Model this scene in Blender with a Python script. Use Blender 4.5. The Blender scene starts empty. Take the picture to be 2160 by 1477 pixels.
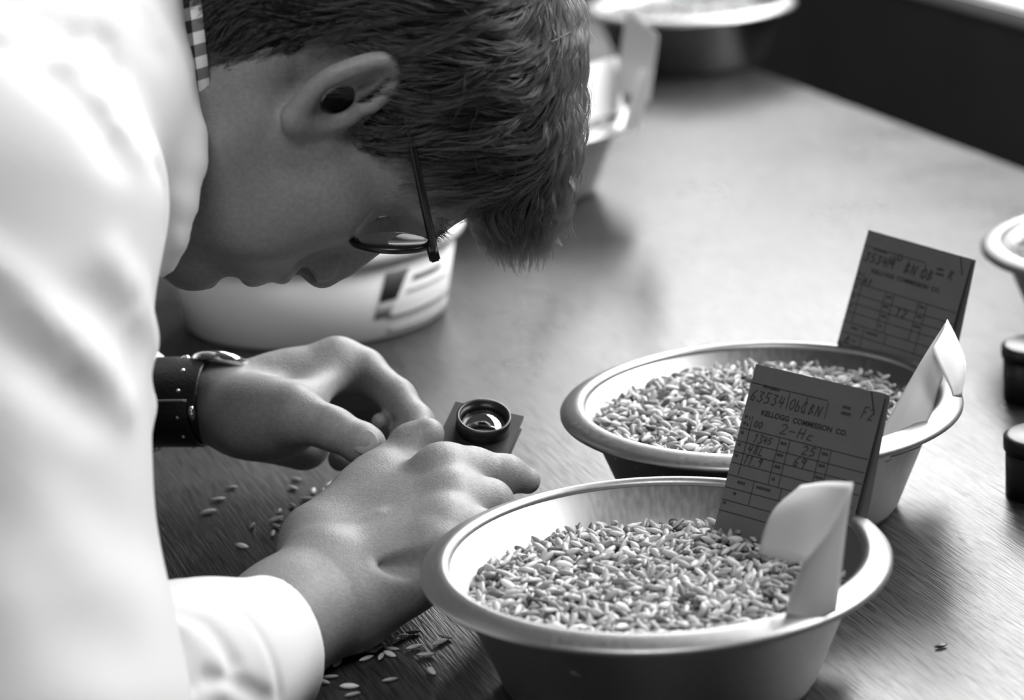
import bpy, bmesh, math, random
import numpy as np
import openvdb as vdb
from mathutils import Vector, Matrix

scene = bpy.context.scene
COL = scene.collection
rng = np.random.default_rng(7)
random.seed(7)

# ------------------------------------------------------------------ camera
FPX = 5500.0
CAM_H = 0.51827
PITCH = 0.29314466
ROLL = -0.0597399
_c, _s = math.cos(PITCH), math.sin(PITCH)
FWD = np.array([0, _c, -_s]); _up = np.array([0, _s, _c]); _rt = np.array([1.0, 0, 0])
_cr, _sr = math.cos(ROLL), math.sin(ROLL)
RT = _cr * _rt + _sr * _up
UP = -_sr * _rt + _cr * _up
EYE = np.array([0, 0, CAM_H])

def ray(px, py):
    return FWD + (px - 1080) / FPX * RT - (py - 738.5) / FPX * UP
def at(px, py, d):                     # point of the room seen at a pixel, d metres along the optical axis
    return EYE + d * ray(px, py)
def on(px, py, z):                     # point of the horizontal plane z seen at a pixel
    r = ray(px, py)
    return EYE + (z - CAM_H) / r[2] * r

cam = bpy.data.cameras.new('camera')
cam.sensor_width = 36.0
cam.lens = FPX / 2160 * 36
cam.clip_start = 0.02
cam.dof.use_dof = True
cam.dof.focus_distance = 1.355
cam.dof.aperture_fstop = 5.8
cam.dof.aperture_blades = 7
cam_o = bpy.data.objects.new('camera', cam)
COL.objects.link(cam_o)
M = Matrix.Identity(4)
for i in range(3):
    M[i][0], M[i][1], M[i][2], M[i][3] = RT[i], UP[i], -FWD[i], EYE[i]
cam_o.matrix_world = M
scene.camera = cam_o

# ------------------------------------------------------------------ light and exposure
vs = scene.view_settings
vs.view_transform = 'Standard'
vs.look = 'None'
vs.exposure = 0.52
vs.gamma = 1.0
vs.use_curve_mapping = False

world = bpy.data.worlds.new('room_ambient')
scene.world = world
world.use_nodes = True
world.node_tree.nodes['Background'].inputs[0].default_value = (1, 1, 1, 1)
world.node_tree.nodes['Background'].inputs[1].default_value = 0.03

def area(name, loc, target, sx, sy, power):
    l = bpy.data.lights.new(name, 'AREA')
    l.shape = 'RECTANGLE'; l.size = sx; l.size_y = sy; l.energy = power
    o = bpy.data.objects.new(name, l); COL.objects.link(o)
    o.location = Vector(loc)
    o.rotation_euler = (Vector(target) - Vector(loc)).to_track_quat('-Z', 'Y').to_euler()
    return o

# table right edge and window wall run along EDGE_D; EDGE_N points out to the window
E0 = on(1745, 200, 0.0); E1 = on(2160, 355, 0.0)
EDGE_D = (E1 - E0) / np.linalg.norm(E1 - E0)
EDGE_N = np.array([-EDGE_D[1], EDGE_D[0], 0.0])
if EDGE_N[0] < 0: EDGE_N = -EDGE_N
WALL_OFF = 0.26
WALL_P = E1 + EDGE_N * WALL_OFF
_wc = WALL_P - EDGE_D * 1.0 + EDGE_N * 0.55
area('window_daylight', (_wc[0], _wc[1], 1.56), (_wc[0] - EDGE_N[0], _wc[1] - EDGE_N[1], 1.34), 4.6, 1.25, 212)
area('ceiling_lamp', (-0.16, -0.12, 1.72), (-0.20, 1.20, 0.2), 0.9, 0.5, 14)

# ------------------------------------------------------------------ materials
def _ramp(nt, fac, stops):
    r = nt.nodes.new('ShaderNodeValToRGB')
    els = r.color_ramp.elements
    while len(els) < len(stops): els.new(0.5)
    for e, (p, v) in zip(els, stops):
        e.position = p; e.color = (v, v, v, 1)
    nt.links.new(fac, r.inputs[0])
    return r.outputs[0]

def mat(name, v, rough=0.5, metal=0.0, spec=0.5, var=0.0, scale=60.0, bump=0.0, bscale=200.0, stretch=(1, 1, 1), sheen=0.0):
    m = bpy.data.materials.new(name); m.use_nodes = True
    nt = m.node_tree; b = nt.nodes['Principled BSDF']
    b.inputs['Base Color'].default_value = (v, v, v, 1)
    b.inputs['Roughness'].default_value = rough
    b.inputs['Metallic'].default_value = metal
    b.inputs['Specular IOR Level'].default_value = spec
    if sheen: b.inputs['Sheen Weight'].default_value = sheen
    if var or bump:
        tc = nt.nodes.new('ShaderNodeTexCoord'); mp = nt.nodes.new('ShaderNodeMapping')
        mp.inputs['Scale'].default_value = stretch
        nt.links.new(tc.outputs['Object'], mp.inputs[0])
    if var:
        n = nt.nodes.new('ShaderNodeTexNoise'); n.inputs['Scale'].default_value = scale
        n.inputs['Detail'].default_value = 5
        nt.links.new(mp.outputs[0], n.inputs['Vector'])
        nt.links.new(_ramp(nt, n.outputs['Fac'], [(0.3, v * (1 - var)), (0.7, min(1, v * (1 + var)))]), b.inputs['Base Color'])
    if bump:
        n2 = nt.nodes.new('ShaderNodeTexNoise'); n2.inputs['Scale'].default_value = bscale
        n2.inputs['Detail'].default_value = 4
        nt.links.new(mp.outputs[0], n2.inputs['Vector'])
        bp = nt.nodes.new('ShaderNodeBump'); bp.inputs['Strength'].default_value = bump
        bp.inputs['Distance'].default_value = 0.001
        nt.links.new(n2.outputs['Fac'], bp.inputs['Height']); nt.links.new(bp.outputs[0], b.inputs['Normal'])
    return m

def mat_wood():
    m = bpy.data.materials.new('worn_wood'); m.use_nodes = True
    nt = m.node_tree; b = nt.nodes['Principled BSDF']; L = nt.links.new
    tc = nt.nodes.new('ShaderNodeTexCoord')
    mp = nt.nodes.new('ShaderNodeMapping'); L(tc.outputs['Object'], mp.inputs[0])
    mp.inputs['Scale'].default_value = (1.0, 0.045, 1.0)      # object Y runs along the grain
    def noise(scale, det, src=mp, rough=0.6):
        n = nt.nodes.new('ShaderNodeTexNoise'); n.inputs['Scale'].default_value = scale
        n.inputs['Detail'].default_value = det; n.inputs['Roughness'].default_value = rough
        L(src.outputs[0], n.inputs['Vector']); return n.outputs['Fac']
    fine = noise(620, 3)
    broad = noise(60, 4)
    mp2 = nt.nodes.new('ShaderNodeMapping'); L(tc.outputs['Object'], mp2.inputs[0])
    blot = noise(9, 5, mp2)
    pores = noise(900, 1)
    c1 = _ramp(nt, fine, [(0.35, 0.022), (0.62, 0.060)])
    c2 = _ramp(nt, broad, [(0.3, 0.72), (0.7, 1.0)])
    c3 = _ramp(nt, blot, [(0.3, 0.8), (0.65, 1.1)])
    c4 = _ramp(nt, pores, [(0.34, 0.62), (0.43, 1.0)])
    out = c1
    for c in (c2, c3, c4):
        mx = nt.nodes.new('ShaderNodeMix'); mx.data_type = 'RGBA'; mx.blend_type = 'MULTIPLY'
        mx.inputs['Factor'].default_value = 1.0
        L(out, mx.inputs[6]); L(c, mx.inputs[7]); out = mx.outputs[2]
    L(out, b.inputs['Base Color'])
    L(_ramp(nt, blot, [(0.3, 0.26), (0.7, 0.34)]), b.inputs['Roughness'])
    sc_ = nt.nodes.new('ShaderNodeMath'); sc_.operation = 'MULTIPLY'; sc_.inputs[1].default_value = 0.38
    L(c4, sc_.inputs[0]); L(sc_.outputs[0], b.inputs['Specular IOR Level'])
    bp = nt.nodes.new('ShaderNodeBump'); bp.inputs['Strength'].default_value = 0.45; bp.inputs['Distance'].default_value = 0.0006
    L(fine, bp.inputs['Height']); L(bp.outputs[0], b.inputs['Normal'])
    return m

def mat_metal(name, v, rough, bump):
    m = mat(name, v, rough, 1.0)
    nt = m.node_tree; b = nt.nodes['Principled BSDF']; L = nt.links.new
    tc = nt.nodes.new('ShaderNodeTexCoord'); mp = nt.nodes.new('ShaderNodeMapping')
    mp.inputs['Scale'].default_value = (1, 1, 0.04)
    L(tc.outputs['Object'], mp.inputs[0])
    n = nt.nodes.new('ShaderNodeTexNoise'); n.inputs['Scale'].default_value = 420; n.inputs['Detail'].default_value = 3
    L(mp.outputs[0], n.inputs['Vector'])
    L(_ramp(nt, n.outputs['Fac'], [(0.3, rough * 0.9), (0.7, rough * 1.12)]), b.inputs['Roughness'])
    bp = nt.nodes.new('ShaderNodeBump'); bp.inputs['Strength'].default_value = bump; bp.inputs['Distance'].default_value = 0.0004
    L(n.outputs['Fac'], bp.inputs['Height']); L(bp.outputs[0], b.inputs['Normal'])
    return m

def mat_glass(name, rough=0.0, ior=1.5, tint=1.0):
    m = bpy.data.materials.new(name); m.use_nodes = True
    b = m.node_tree.nodes['Principled BSDF']
    b.inputs['Base Color'].default_value = (tint, tint, tint, 1)
    b.inputs['Transmission Weight'].default_value = 1.0
    b.inputs['Roughness'].default_value = rough
    b.inputs['IOR'].default_value = ior
    return m

def mat_pane():
    m = bpy.data.materials.new('window_glass'); m.use_nodes = True
    nt = m.node_tree; o = nt.nodes['Material Output']; nt.nodes.remove(nt.nodes['Principled BSDF'])
    t = nt.nodes.new('ShaderNodeBsdfTransparent'); g = nt.nodes.new('ShaderNodeBsdfGlossy'); g.inputs['Roughness'].default_value = 0.02
    mx = nt.nodes.new('ShaderNodeMixShader'); mx.inputs[0].default_value = 0.05
    nt.links.new(t.outputs[0], mx.inputs[1]); nt.links.new(g.outputs[0], mx.inputs[2]); nt.links.new(mx.outputs[0], o.inputs[0])
    return m

def mat_grain():
    m = bpy.data.materials.new('oat_grain'); m.use_nodes = True
    nt = m.node_tree; b = nt.nodes['Principled BSDF']; L = nt.links.new
    at_ = nt.nodes.new('ShaderNodeAttribute'); at_.attribute_name = 'tone'
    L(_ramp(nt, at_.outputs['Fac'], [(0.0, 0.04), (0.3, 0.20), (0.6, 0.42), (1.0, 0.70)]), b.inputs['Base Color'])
    b.inputs['Roughness'].default_value = 0.42
    tc = nt.nodes.new('ShaderNodeTexCoord')
    n = nt.nodes.new('ShaderNodeTexNoise'); n.inputs['Scale'].default_value = 900
    L(tc.outputs['Object'], n.inputs['Vector'])
    bp = nt.nodes.new('ShaderNodeBump'); bp.inputs['Strength'].default_value = 0.25; bp.inputs['Distance'].default_value = 0.0004
    L(n.outputs['Fac'], bp.inputs['Height']); L(bp.outputs[0], b.inputs['Normal'])
    return m

def mat_gingham():
    m = bpy.data.materials.new('gingham_check'); m.use_nodes = True
    nt = m.node_tree; b = nt.nodes['Principled BSDF']; L = nt.links.new
    uv = nt.nodes.new('ShaderNodeUVMap'); uv.uv_map = 'UVMap'
    sp = nt.nodes.new('ShaderNodeSeparateXYZ'); L(uv.outputs[0], sp.inputs[0])
    outs = []
    for k in (0, 1):
        f = nt.nodes.new('ShaderNodeMath'); f.operation = 'FRACT'; L(sp.outputs[k], f.inputs[0])
        g = nt.nodes.new('ShaderNodeMath'); g.operation = 'GREATER_THAN'; g.inputs[1].default_value = 0.5; L(f.outputs[0], g.inputs[0])
        outs.append(g.outputs[0])
    a = nt.nodes.new('ShaderNodeMath'); a.operation = 'ADD'; L(outs[0], a.inputs[0]); L(outs[1], a.inputs[1])
    h = nt.nodes.new('ShaderNodeMath'); h.operation = 'MULTIPLY'; h.inputs[1].default_value = 0.5; L(a.outputs[0], h.inputs[0])
    L(_ramp(nt, h.outputs[0], [(0.0, 0.85), (0.5, 0.20), (1.0, 0.012)]), b.inputs['Base Color'])
    b.inputs['Roughness'].default_value = 0.9
    return m

def mat_hair():
    m = bpy.data.materials.new('brown_hair'); m.use_nodes = True
    nt = m.node_tree
    for n in list(nt.nodes): nt.nodes.remove(n)
    o = nt.nodes.new('ShaderNodeOutputMaterial'); h = nt.nodes.new('ShaderNodeBsdfHairPrincipled')
    h.parametrization = 'COLOR'
    h.inputs['Color'].default_value = (0.016, 0.016, 0.016, 1)
    h.inputs['Roughness'].default_value = 0.22
    h.inputs['Radial Roughness'].default_value = 0.4
    h.inputs['Random Roughness'].default_value = 0.2
    nt.links.new(h.outputs[0], o.inputs[0])
    return m

MT = dict(
    wood=mat_wood(),
    dark_wood=mat('dark_painted_wood', 0.03, 0.6, var=0.3),
    floor=mat('dark_floor', 0.02, 0.7, var=0.3, scale=8),
    panel=mat('grey_wall_paint', 0.10, 0.55, var=0.15, scale=6),
    sill=mat('white_sill_paint', 0.85, 0.4, var=0.05, scale=10),
    pan=mat_metal('spun_aluminium', 0.35, 0.42, 0.03),
    grain=mat_grain(),
    skin=mat('skin', 0.205, 0.50, spec=0.4, var=0.12, scale=420, bump=0.3, bscale=900),
    nail=mat('fingernail', 0.24, 0.42, spec=0.4),
    jacket=mat('white_cotton', 0.70, 0.95, spec=0.1, bump=0.15, bscale=900, sheen=0.2),
    gingham=mat_gingham(),
    hair=mat_hair(),
    scalp=mat('hair_root', 0.006, 0.6, spec=0.2),
    black=mat('black_plastic', 0.008, 0.3, spec=0.5),
    loupe=mat('black_enamel', 0.012, 0.38, spec=0.5, var=0.3, scale=300),
    leather=mat('black_leather', 0.010, 0.4, spec=0.5, bump=0.4, bscale=600),
    chrome=mat('polished_steel', 0.8, 0.15, 1.0),
    glass=mat_glass('lens_glass'),
    pane=mat_pane(),
    crystal=mat_glass('watch_crystal', 0.02),
    paper=mat('white_paper', 0.75, 0.7, spec=0.3, bump=0.1, bscale=500),
    kraft=mat('buff_card', 0.10, 0.75, spec=0.25, var=0.06, scale=90, bump=0.1, bscale=700),
    slip=mat('shaded_white_paper', 0.50, 0.75, spec=0.3, bump=0.1, bscale=500),  # white paper greyed to stand in for shade on the nearest slip
    cream=mat('cream_paper', 0.62, 0.7, spec=0.2),
    ink=mat('print_ink', 0.012, 0.7, spec=0.2),
    pencil=mat('pencil_ink', 0.03, 0.6, spec=0.2),
    tub=mat('white_waxed_card', 0.82, 0.35, spec=0.5),
    tub_ink=mat('label_ink', 0.07, 0.5),
    tub_grey=mat('label_grey', 0.32, 0.5),
    eye=mat('eyeball', 0.75, 0.08, spec=0.9),
    iris=mat('iris', 0.02, 0.1, spec=0.9),
    dial=mat('watch_dial', 0.6, 0.4),
)

# ------------------------------------------------------------------ object helpers
def link(name, me, m=None, parent=None, smooth=True):
    o = bpy.data.objects.new(name, me); COL.objects.link(o)
    if m is not None:
        me.materials.clear(); me.materials.append(m)
    if parent is not None:
        o.parent = parent
        o.matrix_parent_inverse = Matrix.Identity(4)
        if parent.matrix_basis != Matrix.Identity(4):
            pass
    if smooth and hasattr(me, 'polygons') and len(me.polygons):
        me.polygons.foreach_set('use_smooth', np.ones(len(me.polygons), bool))
    return o

def mesh(name, verts, faces):
    me = bpy.data.meshes.new(name)
    me.from_pydata([tuple(v) for v in verts], [], [tuple(f) for f in faces])
    me.update()
    return me

def mesh_np(name, V, Fc):
    me = bpy.data.meshes.new(name)
    n = Fc.shape[1]
    me.vertices.add(len(V)); me.vertices.foreach_set('co', np.asarray(V, np.float32).ravel())
    me.loops.add(Fc.size); me.loops.foreach_set('vertex_index', Fc.astype(np.int32).ravel())
    me.polygons.add(len(Fc))
    me.polygons.foreach_set('loop_start', np.arange(0, Fc.size, n, dtype=np.int32))
    me.update(calc_edges=True); me.validate()
    return me

def tag(o, label=None, cat=None, group=None, kind=None):
    if label: o['label'] = label
    if cat: o['category'] = cat
    if group: o['group'] = group
    if kind: o['kind'] = kind
    return o

def empty(name, loc=(0, 0, 0), rotz=0.0):
    o = bpy.data.objects.new(name, None); COL.objects.link(o)
    o.empty_display_size = 0.05
    o.location = loc; o.rotation_euler = (0, 0, rotz)
    return o

def lathe(profile, seg=96, closed=False):
    n = len(profile); V = []; Fc = []
    for k in range(seg):
        a = 2 * math.pi * k / seg
        for r, z in profile: V.append((r * math.cos(a), r * math.sin(a), z))
    for k in range(seg):
        k2 = (k + 1) % seg
        for i in range(n - 1 + (1 if closed else 0)):
            j = (i + 1) % n
            Fc.append((k * n + i, k2 * n + i, k2 * n + j, k * n + j))
    me = mesh('lathe', V, Fc)
    bm = bmesh.new(); bm.from_mesh(me)
    bmesh.ops.remove_doubles(bm, verts=bm.verts, dist=1e-6)
    bmesh.ops.recalc_face_normals(bm, faces=bm.faces)
    bm.to_mesh(me); bm.free()
    return me

def box_me(sx, sy, sz, c=(0, 0, 0), bev=0.0, axes=None, seg=2):
    bm = bmesh.new(); bmesh.ops.create_cube(bm, size=1)
    bmesh.ops.scale(bm, vec=(sx, sy, sz), verts=bm.verts)
    if bev: bmesh.ops.bevel(bm, geom=bm.edges[:], offset=bev, segments=seg, affect='EDGES')
    if axes is not None:
        Mx = Matrix([[axes[j][i] for j in range(3)] for i in range(3)]).to_4x4()
        bmesh.ops.transform(bm, matrix=Mx, verts=bm.verts)
    bmesh.ops.translate(bm, vec=tuple(c), verts=bm.verts)
    me = bpy.data.meshes.new('box'); bm.to_mesh(me); bm.free()
    return me

def frame_tube(points, radius, seg=8, closed=False, flat=None):
    """round (or flattened) tube along points"""
    P = [np.asarray(p, float) for p in points]; n = len(P); V = []; Fc = []
    up = None
    for i in range(n):
        a = P[(i - 1) % n] if (closed or i > 0) else P[i]
        b = P[(i + 1) % n] if (closed or i < n - 1) else P[i]
        t = (b - a) / (np.linalg.norm(b - a) + 1e-12)
        if up is None:
            up = np.cross(t, [0.3, 0.2, 0.93]); up /= np.linalg.norm(up)
        up = up - (up @ t) * t; up /= np.linalg.norm(up)
        sd = np.cross(t, up)
        r = radius[i] if hasattr(radius, '__len__') else radius
        for k in range(seg):
            th = 2 * math.pi * k / seg
            V.append(P[i] + r * (math.cos(th) * up + math.sin(th) * sd))
    m = n if closed else n - 1
    for i in range(m):
        j = (i + 1) % n
        for k in range(seg):
            k2 = (k + 1) % seg
            Fc.append((i * seg + k, i * seg + k2, j * seg + k2, j * seg + k))
    if not closed:
        Fc.append(tuple(range(seg))[::-1]); Fc.append(tuple((n - 1) * seg + k for k in range(seg)))
    return mesh('tube', V, Fc)

def sheet(grid, thick=0.0004):
    """thin curved sheet with thickness from a grid of points [i][j]"""
    G = np.asarray(grid, float); a, b = G.shape[:2]
    du = np.gradient(G, axis=0); dv = np.gradient(G, axis=1)
    N = np.cross(du, dv); N /= np.linalg.norm(N, axis=2, keepdims=True) + 1e-12
    V = list((G + N * thick / 2).reshape(-1, 3)) + list((G - N * thick / 2).reshape(-1, 3))
    o = a * b; Fc = []
    for i in range(a - 1):
        for j in range(b - 1):
            q = (i * b + j, (i + 1) * b + j, (i + 1) * b + j + 1, i * b + j + 1)
            Fc.append(q); Fc.append(tuple(o + k for k in q[::-1]))
    ring = [i * b for i in range(a)] + [(a - 1) * b + j for j in range(1, b)] + [i * b + b - 1 for i in range(a - 2, -1, -1)] + [j for j in range(b - 2, 0, -1)]
    for k in range(len(ring)):
        p, q = ring[k], ring[(k + 1) % len(ring)]
        Fc.append((p, q, o + q, o + p))
    me = mesh('sheet', V, Fc)
    bm = bmesh.new(); bm.from_mesh(me); bmesh.ops.recalc_face_normals(bm, faces=bm.faces); bm.to_mesh(me); bm.free()
    return me

def nrm(v):
    v = np.asarray(v, float); return v / np.linalg.norm(v)

# ------------------------------------------------------------------ distance-field modelling
class Field:
    def __init__(s, lo, hi, h):
        s.lo = np.asarray(lo, float); s.h = h
        s.n = np.ceil((np.asarray(hi) - s.lo) / h).astype(int) + 1
        s.F = np.full(s.n, 8 * h, np.float32)
        s.ax = [s.lo[i] + h * np.arange(s.n[i]) for i in range(3)]
    def sub(s, lo, hi):
        a = np.clip(np.floor((np.asarray(lo) - s.lo) / s.h).astype(int), 0, s.n)
        b = np.clip(np.ceil((np.asarray(hi) - s.lo) / s.h).astype(int) + 1, 0, s.n)
        sl = tuple(slice(a[i], b[i]) for i in range(3))
        return sl, (s.ax[0][sl[0]][:, None, None], s.ax[1][sl[1]][None, :, None], s.ax[2][sl[2]][None, None, :])
    def add(s, prim, k=0.0):
        fn, lo, hi = prim; pad = k + 9 * s.h
        sl, P = s.sub(np.asarray(lo) - pad, np.asarray(hi) + pad)
        if s.F[sl].size == 0: return
        d = fn(*P); f = s.F[sl]
        s.F[sl] = smin(f, d, k)
    def cut(s, prim, k=0.0):
        fn, lo, hi = prim; pad = k + 5 * s.h
        sl, P = s.sub(np.asarray(lo) - pad, np.asarray(hi) + pad)
        if s.F[sl].size == 0: return
        s.F[sl] = -smin(-s.F[sl], fn(*P), k)
    def ridge(s, pts, amp, width):
        pts = np.asarray(pts, float); pad = 2.6 * width
        sl, P = s.sub(pts.min(0) - pad, pts.max(0) + pad)
        if s.F[sl].size == 0: return
        d = None
        for a, b in zip(pts[:-1], pts[1:]):
            q = seg_d(a, b, *P)[0]; d = q if d is None else np.minimum(d, q)
        s.F[sl] -= amp * np.exp(-(d / width) ** 2)
    def rest(s, z=0.0006):
        """flatten whatever would sink below the table top"""
        s.F = np.maximum(s.F, (z - s.ax[2])[None, None, :]).astype(np.float32)
    def hit(s, px, py, d0=0.95, d1=1.75):
        """first surface point met along a line of sight"""
        d = np.arange(d0, d1, 0.0015); P = EYE + d[:, None] * ray(px, py)
        i = np.round((P - s.lo) / s.h).astype(int); ok = ((i >= 0) & (i < s.n)).all(1)
        v = np.full(len(d), 1.0); v[ok] = s.F[tuple(i[ok].T)]
        k = np.argmax(v < 0)
        return P[k] if v[k] < 0 else None
    def crease(s, pts, amp, width):
        q = [s.hit(px, py) for px, py in smooth_path([np.array(p, float) for p in pts], 4)]
        q = [p for p in q if p is not None]
        if len(q) > 1: s.ridge(q, amp, width)
    def mesh(s):
        g = vdb.FloatGrid(8 * s.h); g.copyFromArray(s.F.astype(np.float32))
        g.transform = vdb.createLinearTransform(voxelSize=1.0)
        p, q = g.convertToQuads(0.0)
        return np.asarray(p, float) * s.h + s.lo, np.asarray(q)

def smin(a, b, k):
    if k <= 0: return np.minimum(a, b)
    h = np.maximum(k - np.abs(a - b), 0) / k
    return np.minimum(a, b) - h * h * k * 0.25

def seg_d(a, b, x, y, z):
    a = np.asarray(a, float); b = np.asarray(b, float); ab = b - a; L = ab @ ab + 1e-18
    px, py, pz = x - a[0], y - a[1], z - a[2]
    t = np.clip((px * ab[0] + py * ab[1] + pz * ab[2]) / L, 0, 1)
    return np.sqrt((px - t * ab[0]) ** 2 + (py - t * ab[1]) ** 2 + (pz - t * ab[2]) ** 2), t

def cone(a, b, ra, rb):
    a = np.asarray(a, float); b = np.asarray(b, float); r = max(ra, rb)
    def fn(x, y, z):
        d, t = seg_d(a, b, x, y, z); return d - (ra + (rb - ra) * t)
    return fn, np.minimum(a, b) - r, np.maximum(a, b) + r

def ell(c, r, R=None):
    c = np.asarray(c, float); r = np.asarray(r, float); m = r.max()
    def fn(x, y, z):
        X, Y, Z = x - c[0], y - c[1], z - c[2]
        if R is not None:
            X, Y, Z = (R[0][0] * X + R[0][1] * Y + R[0][2] * Z, R[1][0] * X + R[1][1] * Y + R[1][2] * Z, R[2][0] * X + R[2][1] * Y + R[2][2] * Z)
        k0 = np.sqrt((X / r[0]) ** 2 + (Y / r[1]) ** 2 + (Z / r[2]) ** 2)
        k1 = np.sqrt((X / r[0] ** 2) ** 2 + (Y / r[1] ** 2) ** 2 + (Z / r[2] ** 2) ** 2)
        return k0 * (k0 - 1) / np.maximum(k1, 1e-9)
    return fn, c - m, c + m

def chain(f, pts, rad, k_in, k_out):
    """a limb: the whole chain is first joined with itself, then to the field"""
    for i in range(len(pts) - 1):
        f.add(cone(pts[i], pts[i + 1], rad[i], rad[i + 1]), k_out if i == 0 else k_in)

def smooth_path(pts, n):
    """Catmull-Rom curve through the points"""
    P = [np.asarray(p, float) for p in pts]; P = [2 * P[0] - P[1]] + P + [2 * P[-1] - P[-2]]; out = []
    for i in range(1, len(P) - 2):
        for k in range(n):
            t = k / n
            out.append(0.5 * (2 * P[i] + (P[i + 1] - P[i - 1]) * t + (2 * P[i - 1] - 5 * P[i] + 4 * P[i + 1] - P[i + 2]) * t * t + (3 * P[i] - P[i - 1] - 3 * P[i + 1] + P[i + 2]) * t ** 3))
    return out + [P[-2]]

# ------------------------------------------------------------------ the room
def struct(o): o['kind'] = 'structure'; return o
ang_edge = math.atan2(EDGE_D[1], EDGE_D[0])
FLOOR_Z = -0.76
struct(link('floor', box_me(7, 9, 0.04, (0, 2.0, FLOOR_Z - 0.02)), MT['floor'], smooth=False))
_ax = [EDGE_D, EDGE_N, np.array([0, 0, 1.0])]
def wall_box(name, t0, t1, n0, n1, z0, z1, m, parent=None, bev=0.0):
    c = WALL_P + EDGE_D * (t0 + t1) / 2 + EDGE_N * (n0 + n1) / 2
    return link(name, box_me(t1 - t0, n1 - n0, z1 - z0, (c[0], c[1], (z0 + z1) / 2), bev, _ax), m, parent, smooth=False)
SILL_T, SILL_B = 0.052, 0.030
struct(wall_box('wall_right', -6.2, 1.7, 0.0, 0.16, FLOOR_Z, SILL_B, MT['panel']))
struct(wall_box('trim_1', -6.2, 1.7, -0.012, 0.22, SILL_B, SILL_T, MT['sill'], bev=0.004))
win = struct(wall_box('window_1', -6.2, 1.7, 0.165, 0.215, 1.86, 1.94, MT['sill']))
for k in range(8):
    t = -6.2 + k * 1.12
    wall_box('window_frame', t, t + 0.06, 0.165, 0.215, SILL_T, 1.86, MT['sill'], win)
for k in range(7):
    t = -6.2 + k * 1.12
    wall_box('pane', t + 0.06, t + 1.12, 0.188, 0.192, SILL_T, 1.86, MT['pane'], win)

# ------------------------------------------------------------------ table
TW, TL_ = 1.20, 3.1
tb = empty('work_table')
tag(tb, 'long worn wooden worktable that carries the grain pans and spilled grains', 'table')
_tc = E0 + EDGE_D * 0.62 - EDGE_N * TW / 2
yaw = ang_edge - math.pi / 2
def tloc(u, v, z): p = _tc + EDGE_N * u + EDGE_D * v; return (p[0], p[1], z)
_vt0, _vt1 = -1.35, 1.75
top = link('table_top', box_me(TW, _vt1 - _vt0, 0.045, (0, 0, 0), 0.004), MT['wood'], tb, smooth=False)
top.location = tloc(0, (_vt0 + _vt1) / 2, -0.0225); top.rotation_euler = (0, 0, yaw)
for su in (-1, 1):
    for v in (_vt0 + 0.09, _vt1 - 0.09):
        lg = link('leg', box_me(0.075, 0.075, 0.715, (0, 0, 0), 0.006), MT['dark_wood'], tb, smooth=False)
        lg.location = tloc(su * (TW / 2 - 0.09), v, -0.045 - 0.3575); lg.rotation_euler = (0, 0, yaw)

# ------------------------------------------------------------------ pans
PAN_H = 0.066
BODY = [(0.0, 0.0), (0.068, 0.0), (0.0735, 0.0015), (0.0765, 0.006), (0.0985, 0.0615), (0.0992, 0.0628),
        (0.0975, 0.0628), (0.0755, 0.0075), (0.0725, 0.0035), (0.067, 0.002), (0.0, 0.002)]
RIM = [(0.0975, 0.0622), (0.0980, 0.0645), (0.0995, 0.0660), (0.1015, 0.0662), (0.1045, 0.0654), (0.1080, 0.0641), (0.1108, 0.0627),
       (0.1120, 0.0612), (0.1119, 0.0598), (0.1108, 0.0590), (0.1098, 0.0597), (0.1090, 0.0611), (0.1060, 0.0624), (0.1020, 0.0634), (0.1000, 0.0632), (0.0992, 0.0622)]
pan_body_me, pan_rim_me = lathe(BODY, 128), lathe(RIM, 160, closed=True)

def copy_tree(o, parent=None):
    c = o.copy(); COL.objects.link(c)
    if parent is not None: c.parent = parent
    for ch in list(o.children): copy_tree(ch, c)
    return c

def make_pan(loc, label):
    p = empty('metal_pan', loc)
    tag(p, label, 'pan', 'round metal grain pans on the table')
    link('body', pan_body_me, MT['pan'], p); link('rim', pan_rim_me, MT['pan'], p)
    return p
P_FRONT = np.array([0.0620748, 1.15667365, 0.0]); P_BACK = np.array([0.13663892, 1.38327809, 0.0])
pan1 = make_pan(P_FRONT, 'nearest round metal pan, filled with grain and holding a ticket and slip')
pan2 = copy_tree(pan1); pan2.location = P_BACK
pan2['label'] = 'second metal pan, just behind the nearest one, heaped with grain under a dark ticket'
_p3 = on(1062, 250, PAN_H)
pan3 = copy_tree(pan1); pan3.location = (_p3[0], _p3[1], 0)
pan3['label'] = 'blurred metal pan with white papers, partly hidden behind the hair'
_p4 = on(1452, 4, PAN_H)
pan4 = copy_tree(pan1); pan4.location = (_p4[0], _p4[1], 0)
pan4['label'] = 'most distant metal pan, at the top of the picture, standing near the dark gap'
_p5 = on(2430, 500, PAN_H)
pan5 = copy_tree(pan1); pan5.location = (_p5[0], _p5[1], 0)
pan5['label'] = 'metal pan cut off by the right edge, only its curved rim showing'

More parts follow.
